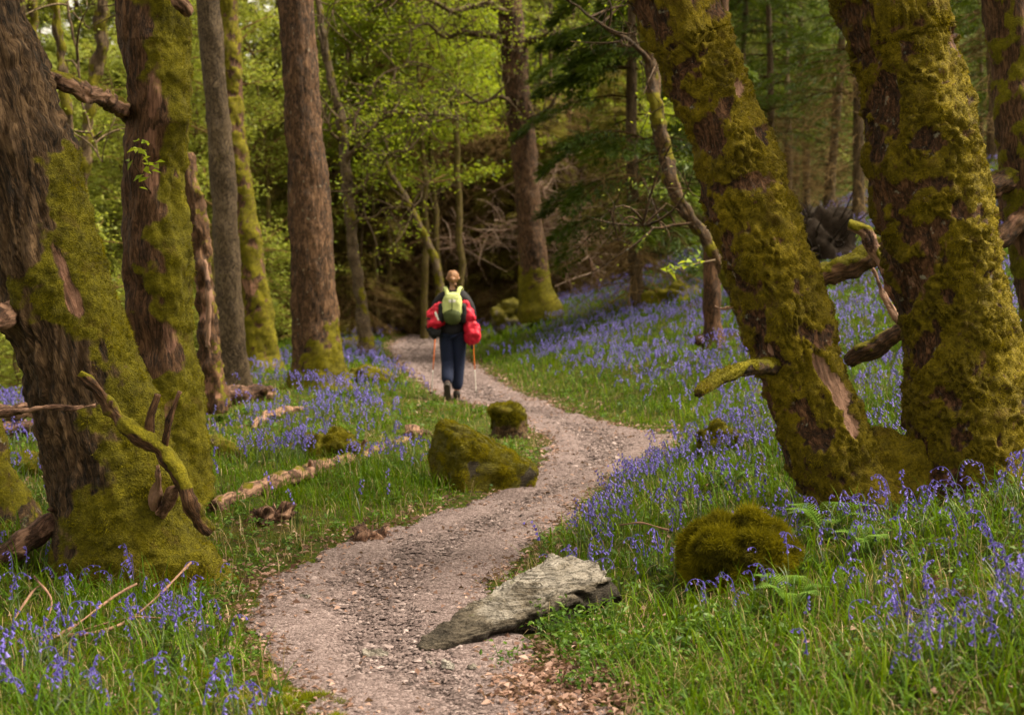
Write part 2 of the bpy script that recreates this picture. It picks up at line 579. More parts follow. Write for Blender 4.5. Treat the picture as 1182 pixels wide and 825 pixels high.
def hits(px, py):
    d = ray(px, py)
    t = np.full(d.shape[:-1], 3.0); done = np.zeros(t.shape, bool)
    for step in (.25, .02):
        if step < .2:
            t = t - .25; done[:] = False
        for _ in range(400 if step > .2 else 14):
            p = CAM + d * t[..., None]
            done |= p[..., 2] < ground_z(p[..., 0], p[..., 1])
            if done.all(): break
            t = np.where(done, t, t + step)
    return CAM + d * t[..., None]


def hit(px, py):
    return hits(np.array([px]), np.array([py]))[0]


def g1(x, y):
    return np.array([x, y, float(ground_z(x, y))])


yy = np.concatenate([np.linspace(-14, 3.4, 24), 3.5 * (140 / 3.5) ** np.linspace(0, 1, 420)])
uu = np.linspace(-1, 1, 300)
uu = np.sign(uu) * np.abs(uu) ** 1.25
X = uu[None] * (np.maximum(yy, 0)[:, None] * .75 + 7)
Y = np.repeat(yy[:, None], len(uu), 1)
inside = ss(.02, .14, np.minimum(X - XL(Y), XR(Y) - X)) * (Y < 41)
Z = ground_z(X, Y) - .05 * inside
n0, n1_ = X.shape
i = np.arange(n0 - 1)[:, None] * n1_; j = np.arange(n1_ - 1)[None]
GQ = np.stack([i + j, i + j + 1, i + n1_ + j + 1, i + n1_ + j], -1).reshape(-1, 4)
GV = np.stack([X, Y, Z], -1).reshape(-1, 3)
tag(link('ground', mesh('ground', GV, [GQ], None, [M['ground']])), None, None, None, 'structure')

# path ribbon
py_ = np.concatenate([np.linspace(-3, 4, 30), 4.02 * (43 / 4.02) ** np.linspace(0, 1, 520)])
tt = np.linspace(-.09, 1.09, 60)
xl, xr = XL(py_)[:, None], XR(py_)[:, None]
PX = xl + (xr - xl) * tt[None]; PY = np.repeat(py_[:, None], len(tt), 1)
edge = np.minimum(tt, 1 - tt)[None] * (xr - xl)
edge = edge + .10 * n2(PX, PY, 1.7, 7) + .035 * n2(PX, PY, 9, 8)
PZ = ground_z(PX, PY) + np.where(edge > 0, .012 * ss(0, .1, edge), edge * .6) - .018 * ss(.15, .55, edge)
PZ = PZ + .010 * n2(PX, PY, 5, 9, 4) + .004 * n2(PX, PY, 26, 10, 2)
i = np.arange(len(py_) - 1)[:, None] * len(tt); j = np.arange(len(tt) - 1)[None]
PQ = np.stack([i + j, i + j + 1, i + len(tt) + j + 1, i + len(tt) + j], -1).reshape(-1, 4)
PVv = np.stack([PX, PY, PZ], -1).reshape(-1, 3)
tag(link('path', mesh('path', PVv, [PQ], None, [M['path']])), None, None, None, 'structure')


def path_in(x, y):
    """>0 inside the gravel path (metres from the edge)"""
    e = np.minimum(x - XL(y), XR(y) - x)
    e = e + .10 * n2(x, y, 1.7, 7) + .035 * n2(x, y, 9, 8)
    return np.where(y < 41.5, e, -5)


# ------------------------------------------------------------------ trunks close to the path
EXCL = []          # (x, y, radius) kept clear of grass


def interp(tab):
    a = np.array(tab, float)
    return lambda q: np.interp(q, a[:, 0], a[:, 1])


def trunk_mesh(pts, Y, top, seg=96, step=.02, flare=0., flare_h=.35, lobes=3, lump=.03, furrow=.008, ruffle=0., moss_f=None, wood_f=None,
               base_in=True, fz=0, fzL=.014, seed=0, bulges=()):
    """pts bottom->top: (px,py,half width px); Y depth (number or list)"""
    pts = np.array(pts, float)
    Ys = np.broadcast_to(np.asarray(Y, float), (len(pts),))
    C = at(pts[:, 0], pts[:, 1], Ys)
    sl_ = np.gradient(pts[:, 0]) / np.gradient(pts[:, 1])
    r = pts[:, 2] / F * Ys * np.cos(np.arctan(sl_))
    base = C[0].copy()
    d0 = unit(C[1] - C[0])
    if base_in:
        C = np.vstack([C[0] - d0 * .35, C]); r = np.concatenate([[r[0] * 1.02], r])
    d1 = unit(C[-1] - C[-2])
    if top > C[-1, 2] + .2:
        k = (top - C[-1, 2]) / max(d1[2], .3)
        C = np.vstack([C, C[-1] + d1 * k * .5 + np.array([0, 0, .1]), C[-1] + d1 * k + np.array([0, 0, .3])]); r = np.concatenate([r, [r[-1] * .85, r[-1] * .6]])
    L = np.linalg.norm(np.diff(C, axis=0), axis=1).sum()
    n = int(np.clip(L / step, 24, 420))
    S = spline(np.column_stack([C, r]), n)
    Cc, rr = S[:, :3], np.maximum(S[:, 3], .004)
    th = np.linspace(0, 2 * math.pi, seg, endpoint=False)[None]
    h = (Cc[:, 2] - base[2])[:, None]
    rng = np.random.default_rng(seed + 100)
    ph = rng.random(4) * 6.28
    fl = flare * np.exp(-np.maximum(h + .1, 0) / flare_h)
    fl = fl * (1 + .5 * np.cos(lobes * th + ph[0]) + .25 * np.cos((lobes + 2) * th + ph[1]))
    rad2 = rr[:, None] * (1 + fl)
    V, P, N = tube(Cc, rad2, seg)
    nv = n * seg
    VV = V[:nv]
    disp = lump * fbm(VV * np.array([3.2, 3.2, 1.6]) / max(.4, rr.max() / .3), 3, seed)
    px, py = proj(VV)
    nz = fbm(VV * 6, 4, seed + 5)
    m = np.zeros(nv) if moss_f is None else np.clip(moss_f(px, py, N, nz, VV), 0, 1)
    wd = np.zeros(nv) if wood_f is None else np.clip(wood_f(px, py, N, nz, VV), 0, 1) * (N[:, 1] < .4)
    m = m * (1 - wd)
    if furrow:
        a = np.arctan2(N[:, 1], N[:, 0])
        q = np.stack([VV[:, 0] * 20, VV[:, 1] * 20, VV[:, 2] * 2.6], -1)
        disp = disp + furrow * (1 - m) * (np.abs(pn(q + pn(q * .6, 3)[:, None], seed + 9)) * 2.2 - .5) + furrow * .4 * pn(VV * 45, 2)
    disp = disp + m * (.012 + .012 * fbm(VV * 16, 3, seed + 11))
    if ruffle:
        # overlapping cushions: each bulges toward a lower lip and tucks in sharply beneath it
        q = VV[:, 2] * 7.5 + fbm(VV * np.array([5., 5., 4.]), 3, seed + 21) * 2.3
        fr = q - np.floor(q)
        k_ = ss(-.35, .25, fbm(VV * 4.5, 2, seed + 31))
        disp = disp + ruffle * np.minimum(m * 1.4, 1) * (ss(0, .16, fr) * (1 - .85 * fr) - .3) * (.35 + .75 * k_)
        m = m * (.42 + .58 * ss(.03, .26, fr))  # less moss in the creases: dark bark paints the shade under each lip
    for (bx, by, br, ba) in bulges:
        disp = disp + ba * np.exp(-((px - bx) ** 2 + (py - by) ** 2) / br ** 2) * (N[:, 1] < .3)
    disp = disp - .012 * wd
    V[:nv] = VV + N * disp[:, None]
    A = np.zeros((len(V), 3)); A[:nv, 0] = m; A[:nv, 1] = wd; A[:nv, 2] = .5
    mb = MB(); mb.add(V, P, A, 0, grain(Cc, rr, seg))
    if fz:
        inz = (V[P[0]].mean(1)[:, 2] < 4.2)
        mm = A[:, 0]
        fuzz(mb, V, P[0][inz], mm, fz, fzL, .0045, 1, np.random.default_rng(seed), .5)
    return mb, base, Cc, rr


def branch_mb(pts, r, seg=14, step=.02, moss=0., wood=0., lump=.012, furrow=.004, fz=0, seed=0, mb=None, mossup=None, gnarl=.0):
    pts = np.asarray(pts, float)
    r = np.asarray(r, float)
    L = np.linalg.norm(np.diff(pts, axis=0), axis=1).sum()
    n = int(np.clip(L / step, 8, 260))
    S = spline(np.column_stack([pts, r]), n)
    C = S[:, :3]
    if gnarl:
        C = C + gnarl * np.stack([fbm(C * 4, 2, seed + k) for k in range(3)], -1)
    V, P, N = tube(C, np.maximum(S[:, 3], .002), seg)
    nv = n * seg
    VV = V[:nv]
    nz = fbm(VV * 7, 3, seed)
    m = np.full(nv, moss)
    if mossup is not None:
        m = ss(-.1, .5, N[:, 2] * .7 + nz * .6 + mossup)
    V[:nv] = VV + N * (lump * fbm(VV * 9, 3, seed + 2) + furrow * 2 * pn(grain(C, S[:, 3], seg)[:nv] * np.array([55, 55, 5.]), 4) + .01 * m)[:, None]
    A = np.zeros((len(V), 3)); A[:nv, 0] = m; A[:nv, 1] = np.clip(wood + nz * .5, 0, 1) if wood else 0; A[:, 2] = .5
    mb = mb or MB()
    mb.add(V, P, A, 0, grain(C, np.maximum(S[:, 3], .002), seg))
    if fz:
        fuzz(mb, V, P[0], A[:, 0], fz, .012, .004, 1, np.random.default_rng(seed))
    return mb


def ell(px, py, x, y, a, b, ang=0.):
    c, s = math.cos(ang), math.sin(ang)
    u = ((px - x) * c + (py - y) * s) / a; v = (-(px - x) * s + (py - y) * c) / b
    return 1.4 - np.sqrt(u * u + v * v)


def leaf_spray(C, rr, n, L, rng, flat=.5, mbx=None, mi=0):
    """n leaves scattered round points C"""
    k = rng.integers(0, len(C), n)
    P = C[k] + rng.normal(size=(n, 3)) * rr * np.array([1, 1, flat])
    D = unit(rng.normal(size=(n, 3)) * np.array([1, 1, .4]) + np.array([0, 0, -.15]))
    N = unit(np.array([0, 0, 1.]) + rng.normal(size=(n, 3)) * .45)
    V, Q = leaves(P, D, N, L * rng.uniform(.6, 1.3, n), L * .6 * rng.uniform(.7, 1.2, n), .18)
    A = np.zeros((n * 4, 3)); A[:, 2] = np.repeat(np.clip(rng.normal(.5, .25, n), 0, 1), 4)
    (mbx or MB()).add(V, [Q], A, mi)


BM = [M['bark_oak'], M['moss']]


def overhead_crown(top, n, spread, zlo, zhi, L, seed, root, mat, nbr=9):
    """limbs and leaves of a tree that carries on above"""
    rng = np.random.default_rng(seed)
    limb, lf = MB(), MB()
    C = []
    for k in range(nbr):
        a = 6.283 * (k + rng.random() * .6) / nbr
        d = np.array([math.cos(a), math.sin(a), 0])
        e = top + d * spread * rng.uniform(.6, 1) + np.array([0, 0, rng.uniform(zlo, zhi) - top[2]])
        mid = top * .5 + e * .5 + np.array([0, 0, .5]) + rng.normal(size=3) * .3
        s0 = top + np.array([0, 0, rng.uniform(-.9, -.1)])
        c = spline([s0, mid, e], 14)
        V, P, _ = tube(c, np.linspace(.075, .012, 14), 7)
        limb.add(V, P, (.2, 0, .5))
        C.append(c[4:])
        for q in range(5):
            j = rng.integers(4, 13); e2 = c[j] + rdir(1, rng)[0] * rng.uniform(.5, 1.3) * np.array([1, 1, .5])
            c2 = spline([c[j], (c[j] + e2) / 2 + rng.normal(size=3) * .12, e2], 8)
            V, P, _ = tube(c2, np.linspace(.02, .004, 8), 5); limb.add(V, P, (.1, 0, .5)); C.append(c2[2:])
    C = np.vstack(C)
    leaf_spray(C, .28, n, L, rng, .6, lf)
    return limb, lf


# --- big oak at the near left (bark on its left half, moss on the right)
xm = interp([(0, 200), (150, 130), (185, 45), (260, 52), (300, 40), (345, 25), (375, 80), (410, 112), (450, 118), (480, 112), (550, 112), (620, 85), (680, 40)])
moss = lambda px, py, N, nz, V: ss(-.9, .9, (px - xm(py)) / 22 + nz * 1.5) * (1 - .9 * ss(.9, 1.3, ell(px, py, 118, 405, 14, 45, -.2))) * (1 - .8 * ss(.7, 1.2, ell(px, py, 205, 560, 14, 30)))
wood = lambda px, py, N, nz, V: .75 * ss(.3, .8, np.maximum(ell(px, py, 72, 305, 11, 36, -.35), ell(px, py, 84, 340, 9, 22, -.3)) + nz * .5)
mb, base, C1, r1 = trunk_mesh([(160, 672, 78), (150, 640, 74), (146, 600, 71), (133, 550, 69), (120, 500, 67), (104, 450, 65), (88, 400, 63), (66, 340, 62), (46, 280, 62), (28, 220, 61), (8, 150, 60), (-14, 80, 60), (-38, 0, 60)],
                              7.5, 6.5, 160, .014, .26, .22, 3, .035, .017, 0, moss, wood, fz=70000, fzL=.013, seed=1,
                              bulges=((205, 640, 30, .10), (190, 560, 26, .03), (10, 366, 16, .05)))
T1 = thing('oak_tree', 'thick leaning oak with grey furrowed bark on one side, moss on the other', 'tree', base)
part('trunk', mb, [M['bark_grey'], M['moss']], T1)
b = branch_mb([at(22, 366, 7.35), at(2, 368, 7.15), at(-24, 376, 6.95)], [.07, .045, .022], 18, .012, 0, .5, .022, fz=0, seed=3, gnarl=.02)
part('broken_limb', b, [M['deadwood'], M['moss']], T1, label='snapped reddish limb stub')
EXCL.append((base[0] + .05, base[1], .42))

# --- second oak, upright, moss and red rot patches
xm2 = interp([(0, 172), (90, 168), (120, 190), (200, 196), (222, 172), (360, 172), (380, 200), (425, 205), (440, 165), (600, 150)])
moss = lambda px, py, N, nz, V: ss(-.9, .9, (px - xm2(py)) / 15 + nz * 1.4)
wood = lambda px, py, N, nz, V: .62 * ss(.2, .9, np.maximum.reduce([ell(px, py, 177, 130, 14, 40), ell(px, py, 176, 215, 9, 30), ell(px, py, 196, 395, 18, 26), ell(px, py, 196, 470, 8, 26, .3)]) + nz * .6)
mb, base, C2, r2 = trunk_mesh([(206, 605, 40), (203, 560, 38), (199, 500, 37), (193, 440, 37), (187, 380, 37), (184, 320, 36), (181, 260, 35), (179, 200, 34), (180, 130, 35), (179, 60, 36), (177, 0, 37)],
                              9.4, 7.5, 110, .018, .22, .25, 3, .04, .007, 0, moss, wood, fz=45000, seed=2, bulges=((212, 90, 14, .03), (200, 140, 12, .03)))
T2 = thing('oak_tree', 'upright mossy oak with dark red rot patches, second from the broad leaning trunk', 'tree', base)
part('trunk', mb, [M['bark_red'], M['moss']], T2)
rng = np.random.default_rng(4)
for k, (x, y) in enumerate(((168, 205), (158, 186))):
    tw = MB(); lf = MB()
    p0 = at(x + 6, y + 18, 9.22); p1 = at(x - 4, y, 9.0); p2 = at(x + 4, y - 16, 8.9)
    V, P, _ = tube(spline([p0, p1, p2], 8), np.linspace(.006, .002, 8), 6); tw.add(V, P, (.1, 0, .5))
    leaf_spray(spline([p1, p2], 5), .035, 12, .07, rng, .8, lf)
    s = part('shoot', tw, BM, T2); o = part('leaves', lf, [M['oak_leaf']], T2); o.parent = s
EXCL.append((base[0], base[1], .27))

# --- rotten snag behind
mb, base, _, _ = trunk_mesh([(244, 440, 13), (241, 400, 11), (238, 350, 10), (232, 300, 10), (226, 250, 10), (220, 215, 9), (217, 190, 7), (216, 176, 4)], 15.5, 0, 40, .03, .2, .3, 3, .035, .014, 0,
                            lambda px, py, N, nz, V: ss(.1, .6, nz * .7 + N[:, 0] * .3), lambda px, py, N, nz, V: .7 * ss(.2, .7, nz), seed=6)
o = thing('dead_snag', 'rotten red-brown broken trunk with peeling bark standing between mossy oak and slim grey tree', 'dead tree', base)
part('trunk', mb, [M['bark_red'], M['moss']], o)
st = branch_mb([at(236, 300, 15.2), at(241, 340, 15.15), at(240, 400, 15.2)], [.02, .03, .015], 8, .05, 0, .7, seed=8)
part('bark_strip', st, [M['deadwood'], M['moss']], o)

# --- slim grey tree
mb, base, _, _ = trunk_mesh([(270, 457, 20), (268, 430, 18), (266, 380, 16), (263, 320, 15), (260, 260, 14), (257, 200, 14), (251, 130, 13.5), (245, 60, 13), (240, 0, 13)], 19.3, 13, 48, .035, .25, .25, 3, .02, .008, 0,
                            lambda px, py, N, nz, V: ss(430, 470, py) * .9 + ss(.5, .8, nz) * .3, None, fz=0, seed=7)
o = thing('grey_tree', 'slim straight tree with plain grey-brown bark between rotten snag and mossy column', 'tree', base)
part('trunk', mb, [M['bark_fine'], M['moss']], o); EXCL.append((base[0], base[1], .26))
GREY = o

# --- mossy column behind it
mb, base, _, _ = trunk_mesh([(302, 434, 24), (300, 415, 20), (297, 390, 19), (292, 340, 18), (286, 290, 16), (280, 240, 14), (274, 190, 13), (268, 120, 12), (262, 0, 11)], 22.5, 13, 48, .035, .25, .25, 3, .04, .01, .03,
                            lambda px, py, N, nz, V: ss(-.35, .25, nz + .3 + (py > 330) * .3) , lambda px, py, N, nz, V: .7 * ss(.3, .9, ell(px, py, 288, 333, 10, 16) + nz * .4), fz=14000, fzL=.022, seed=9)
o = thing('mossy_tree', 'yellow-green moss covered trunk leaning behind the slim grey tree', 'tree', base)
part('trunk', mb, [M['bark_red'], M['moss']], o)

# --- straight brown tree with a mossy skirt
moss = lambda px, py, N, nz, V: ss(-.5, .5, (py - 395 + (px - 368) * 1.1) / 28 + nz * 1.1)
mb, base, _, _ = trunk_mesh([(368, 458, 31), (367, 440, 29), (366, 410, 27), (364, 370, 25.5), (361, 320, 24.5), (358, 260, 23.5), (355, 200, 22), (350, 130, 20.5), (346, 70, 20), (342, 0, 19.5)], 19, 14, 72, .03, .42, .26, 4, .022, .012, 0,
                            moss, None, fz=26000, fzL=.02, seed=10)
o = thing('brown_tree', 'stout straight brown trunk with a moss skirt at its flared foot beside the path mound', 'tree', base)
part('trunk', mb, [M['bark_scaly'], M['moss']], o); EXCL.append((base[0], base[1], .40))

# --- thin dark twisted tree
TH = [(423, 397, 8), (418, 360, 6.5), (413, 320, 6), (407, 285, 6), (403, 240, 6), (399, 200, 6), (397, 165, 5.5), (392, 130, 5), (384, 100, 4.5), (377, 70, 4), (370, 20, 3.2)]
mb, base, CT, rT = trunk_mesh(TH, 27, 10, 24, .06, .4, .2, 3, .03, .006, 0, lambda px, py, N, nz, V: ss(.2, .6, nz * .7 + .15 * N[:, 0]), None, seed=12)
THIN = thing('birch_tree', 'thin dark crooked tree with fresh green leaves right of the stout brown trunk', 'tree', base)
part('trunk', mb, [M['bark_fine'], M['moss']], THIN)

# --- thin leaning mossy sapling over the path end
mb, base, CS, rS = trunk_mesh([(509, 350, 5), (506, 318, 4.5), (500, 295, 4.5), (488, 268, 4.2), (474, 240, 3.8), (462, 218, 3.4), (452, 203, 3)], 35, 4.4, 16, .06, .2, .2, 3, .02, .004, 0, lambda px, py, N, nz, V: ss(-.2, .4, nz + .1), None, seed=13)
o = thing('sapling', 'thin curved mossy sapling leaning away above the walker', 'tree', base)
part('trunk', mb, [M['bark_fine'], M['moss']], o)

# --- dark straight tree on the crest right of the walker
moss = lambda px, py, N, nz, V: ss(-.4, .5, (py - 318 + abs(px - 618) * .6) / 24 + nz * 1.0)
mb, base, C9, r9 = trunk_mesh([(620, 352, 20), (618, 338, 18), (616, 315, 16.5), (613, 280, 15.5), (610, 240, 14.5), (607, 200, 14), (602, 150, 14), (597, 100, 14), (592, 50, 14), (588, 0, 14)], 31.5, 15, 48, .05, .22, .3, 3, .03, .016, 0,
                              moss, lambda px, py, N, nz, V: .0 * nz, fz=6000, fzL=.03, seed=14)
CREST = thing('oak_tree', 'dark straight trunk with mossy foot standing on the bluebell crest beyond the walker', 'tree', base)
part('trunk', mb, [M['bark_scaly'], M['moss']], CREST)
rng = np.random.default_rng(15)


def crooked(root, start, way, r0, Y, twn, seed, lf_n=0, mat='bark_far', leafmat='oak_leaf', L=.07):
    """a crooked branch through pixel way-points with side twigs"""
    rng = np.random.default_rng(seed)
    P = [start] + [at(x, y, Y + dy) for x, y, dy in way]
    n = 40
    S = spline(P, n)
    S = S + .05 * np.stack([fbm(S * 2.2, 2, seed + k) for k in range(3)], -1)
    mb = MB(); V, Pq, _ = tube(S, np.linspace(r0, r0 * .2, n), 8); mb.add(V, Pq, (.15, 0, .5))
    k = rng.integers(6, n, twn)
    p0 = S[k]; d = unit(rng.normal(size=(twn, 3)) + np.array([0, 0, .25])); l = rng.uniform(.3, 1.1, twn)[:, None]
    p2 = p0 + d * l; p1 = (p0 + p2) / 2 + rng.normal(size=(twn, 3)) * .14
    V, Q = twigs(p0, p1, p2, .018, .005, 4, 6); mb.add(V, [Q], (.05, 0, .5))
    k2 = rng.integers(0, twn, twn * 3)
    q0 = p1[k2] * .4 + p2[k2] * .6; d = unit(rng.normal(size=(twn * 3, 3))); q2 = q0 + d * rng.uniform(.15, .5, twn * 3)[:, None]
    V, Q = twigs(q0, (q0 + q2) / 2 + rng.normal(size=(twn * 3, 3)) * .05, q2, .007, .003, 3, 4); mb.add(V, [Q], (0, 0, .5))
    o = part('branch', mb, [M[mat], M['moss']], root)
    if lf_n:
        lf = MB(); leaf_spray(np.vstack([p2, q2]), .16, lf_n, L, rng, .5, lf)
        q = part('leaves', lf, [M[leafmat]], root); q.parent = o
    return o


crooked(CREST, at(590, 48, 31.5), [(560, 40, -.3), (535, 38, -.5), (515, 42, -.6), (497, 28, -.8), (480, 30, -.9)], .10, 31.5, 40, 31, 900)
crooked(CREST, at(598, 50, 31.5), [(620, 45, -.2), (640, 38, -.5), (655, 50, -.7)], .11, 31.5, 26, 32, 420)
crooked(CREST, at(595, 20, 31.5), [(560, 5, -.5), (520, 12, -1), (470, -8, -1.4), (430, 8, -1.6)], .09, 31.5, 44, 33, 1500)
crooked(CREST, at(606, 140, 31.5), [(630, 128, -.4), (650, 100, -.6), (668, 70, -.8)], .06, 31.5, 20, 34, 120)
crooked(CREST, at(604, 130, 31.5), [(580, 112, -.4), (550, 118, -.8), (530, 100, -1.0), (505, 108, -1.2)], .055, 31.5, 30, 35, 500)
crooked(THIN, CT[-14], [(372, 50, -.2), (380, 20, -.3), (392, -10, -.4)], .05, 27, 14, 36, 60, 'bark_far', 'pale_leaf')
crooked(THIN, at(396, 165, 27), [(380, 150, -.3), (370, 120, -.4), (364, 95, -.4)], .035, 27, 12, 37, 60, 'bark_far', 'pale_leaf')
crooked(THIN, at(404, 230, 27), [(425, 205, -.3), (450, 180, -.6), (480, 172, -.8)], .04, 27, 22, 38, 420, 'bark_far', 'oak_leaf', .085)
crooked(THIN, at(399, 190, 27), [(420, 160, -.3), (450, 135, -.5), (490, 130, -.8), (530, 140, -1.)], .045, 27, 30, 39, 560, 'bark_far', 'oak_leaf', .085)
crooked(THIN, at(405, 262, 27), [(440, 245, -.4), (470, 238, -.6), (505, 240, -.7)], .035, 27, 20, 40, 300, 'bark_far', 'oak_leaf', .085)
crooked(THIN, at(398, 170, 27), [(420, 120, .3), (440, 90, .5), (470, 70, .8)], .04, 27, 24, 41, 380, 'bark_far', 'oak_leaf', .085)

# --- leaning mossy oak, right of the path
moss = lambda px, py, N, nz, V: ss(-.62, .1, nz * 1.2 + .30 + .45 * N[:, 0] - .5 * ss(.5, 1.2, ell(px, py, 820, 150, 22, 120, -.15)) + (py > 500) * .1)
wood = lambda px, py, N, nz, V: .85 * ss(.45, .8, np.maximum.reduce([ell(px, py, 950, 425, 8, 26, -.45), ell(px, py, 966, 455, 10, 34, -.45), ell(px, py, 979, 490, 9, 28, -.35), ell(px, py, 892, 403, 6, 14, -.4), ell(px, py, 852, 105, 7, 12)]) + nz * .35)
mb, base, CR, rR = trunk_mesh([(990, 590, 55), (974, 560, 51), (958, 520, 49), (946, 480, 47), (931, 440, 47), (919, 400, 48), (902, 350, 48), (885, 300, 47.5), (868, 250, 47), (853, 200, 45), (837, 150, 42), (819, 100, 42), (798, 50, 43), (780, 0, 46)],
                              7.9, 7.0, 150, .015, .12, .15, 3, .03, .008, .042, moss, wood, fz=110000, fzL=.013, seed=16)
RM = [M['bark_golden'], M['moss_gold']]
R1 = thing('oak_tree', 'leaning moss covered oak with a strip of bare pink wood near its foot', 'tree', base)
part('trunk', mb, RM, R1)
b = branch_mb([at(893, 424, 7.75), at(868, 425, 7.5), at(850, 428, 7.4), at(826, 440, 7.3), at(806, 455, 7.2)], [.042, .035, .034, .03, .018], 24, .01, 0, 0, .006, mossup=.35, fz=5000, seed=17)
part('broken_limb', b, BM, R1, label='short mossy limb curving down')
EXCL.append((base[0], base[1], .3))

# --- broad mossy oak further right
moss = lambda px, py, N, nz, V: ss(-.6, .15, nz * 1.2 + .36 + .45 * N[:, 0] - .55 * ss(.2, 1.0, np.maximum(ell(px, py, 1025, 150, 24, 150, -.1), ell(px, py, 1045, 315, 22, 60))) + (py > 400) * .18)
wood = lambda px, py, N, nz, V: .5 * ss(.5, .9, np.maximum.reduce([ell(px, py, 1052, 322, 18, 22), ell(px, py, 1020, 102, 12, 14), ell(px, py, 1050, 4, 14, 8)]) + nz * .5)
mb, base, CR2, rR2 = trunk_mesh([(1136, 590, 94), (1134, 560, 87), (1129, 520, 78), (1123, 480, 72), (1117, 440, 67), (1110, 400, 63), (1099, 350, 61), (1088, 300, 61), (1078, 250, 60), (1068, 200, 59), (1060, 150, 58), (1051, 100, 57), (1039, 50, 57), (1027, 0, 58)],
                                8.0, 7.0, 170, .015, .12, .2, 4, .03, .008, .050, moss, wood, fz=160000, fzL=.014, seed=18)
# moss saddle that joins the two feet
V, Q = blob(at(1040, 568, 7.95), (.34, .22, .34), 56, 36, 0, .9, disp=lambda X: .05 * fbm(X * 5, 3, 4) + .015 * fbm(X * 18, 2, 8))
A = np.zeros((len(V), 3)); A[:, 0] = .9; A[:, 2] = .5
mb.add(V, [Q], A, 0); fuzz(mb, V, Q, A[:, 0], 22000, .014, .0045, 1)
R2 = thing('oak_tree', 'broadest oak, wrapped in ruffled golden moss with red bark on one edge', 'tree', base)
part('trunk', mb, RM, R2)
EXCL.append((base[0], base[1], .5)); EXCL.append((base[0] - .42, base[1], .3))

# --- trunk at the far right edge, with the forked limb
mb, base, CR3, _ = trunk_mesh([(1238, 500, 40), (1228, 440, 35), (1216, 380, 31), (1206, 330, 29), (1196, 280, 27), (1186, 220, 25), (1178, 160, 24), (1172, 100, 24), (1168, 50, 25), (1164, 0, 25)], 11.5, 8, 56, .03, .1, .3, 3, .03, .008, .01,
                            lambda px, py, N, nz, V: ss(-.2, .6, nz + .15), None, fz=8000, seed=19)
R3 = thing('oak_tree', 'shaded brown trunk at the picture edge beyond the broadest mossy oak', 'tree', base)
part('trunk', mb, [M['bark_red'], M['moss']], R3)
TOPS = [(R1, CR[-1], 51), (R2, CR2[-1], 52), (R3, CR3[-1], 53)]
for rt, tp, sd_ in TOPS:
    limb, lf = overhead_crown(tp, 4200, 4.2, 6.0, 9.0, .11, sd_, rt, 'oak_leaf')  # crowns out of view, put in for the shade they cast below
    q = part('limbs', limb, [M['bark_oak'], M['moss']], rt); z = part('crown', lf, [M['oak_leaf']], rt)

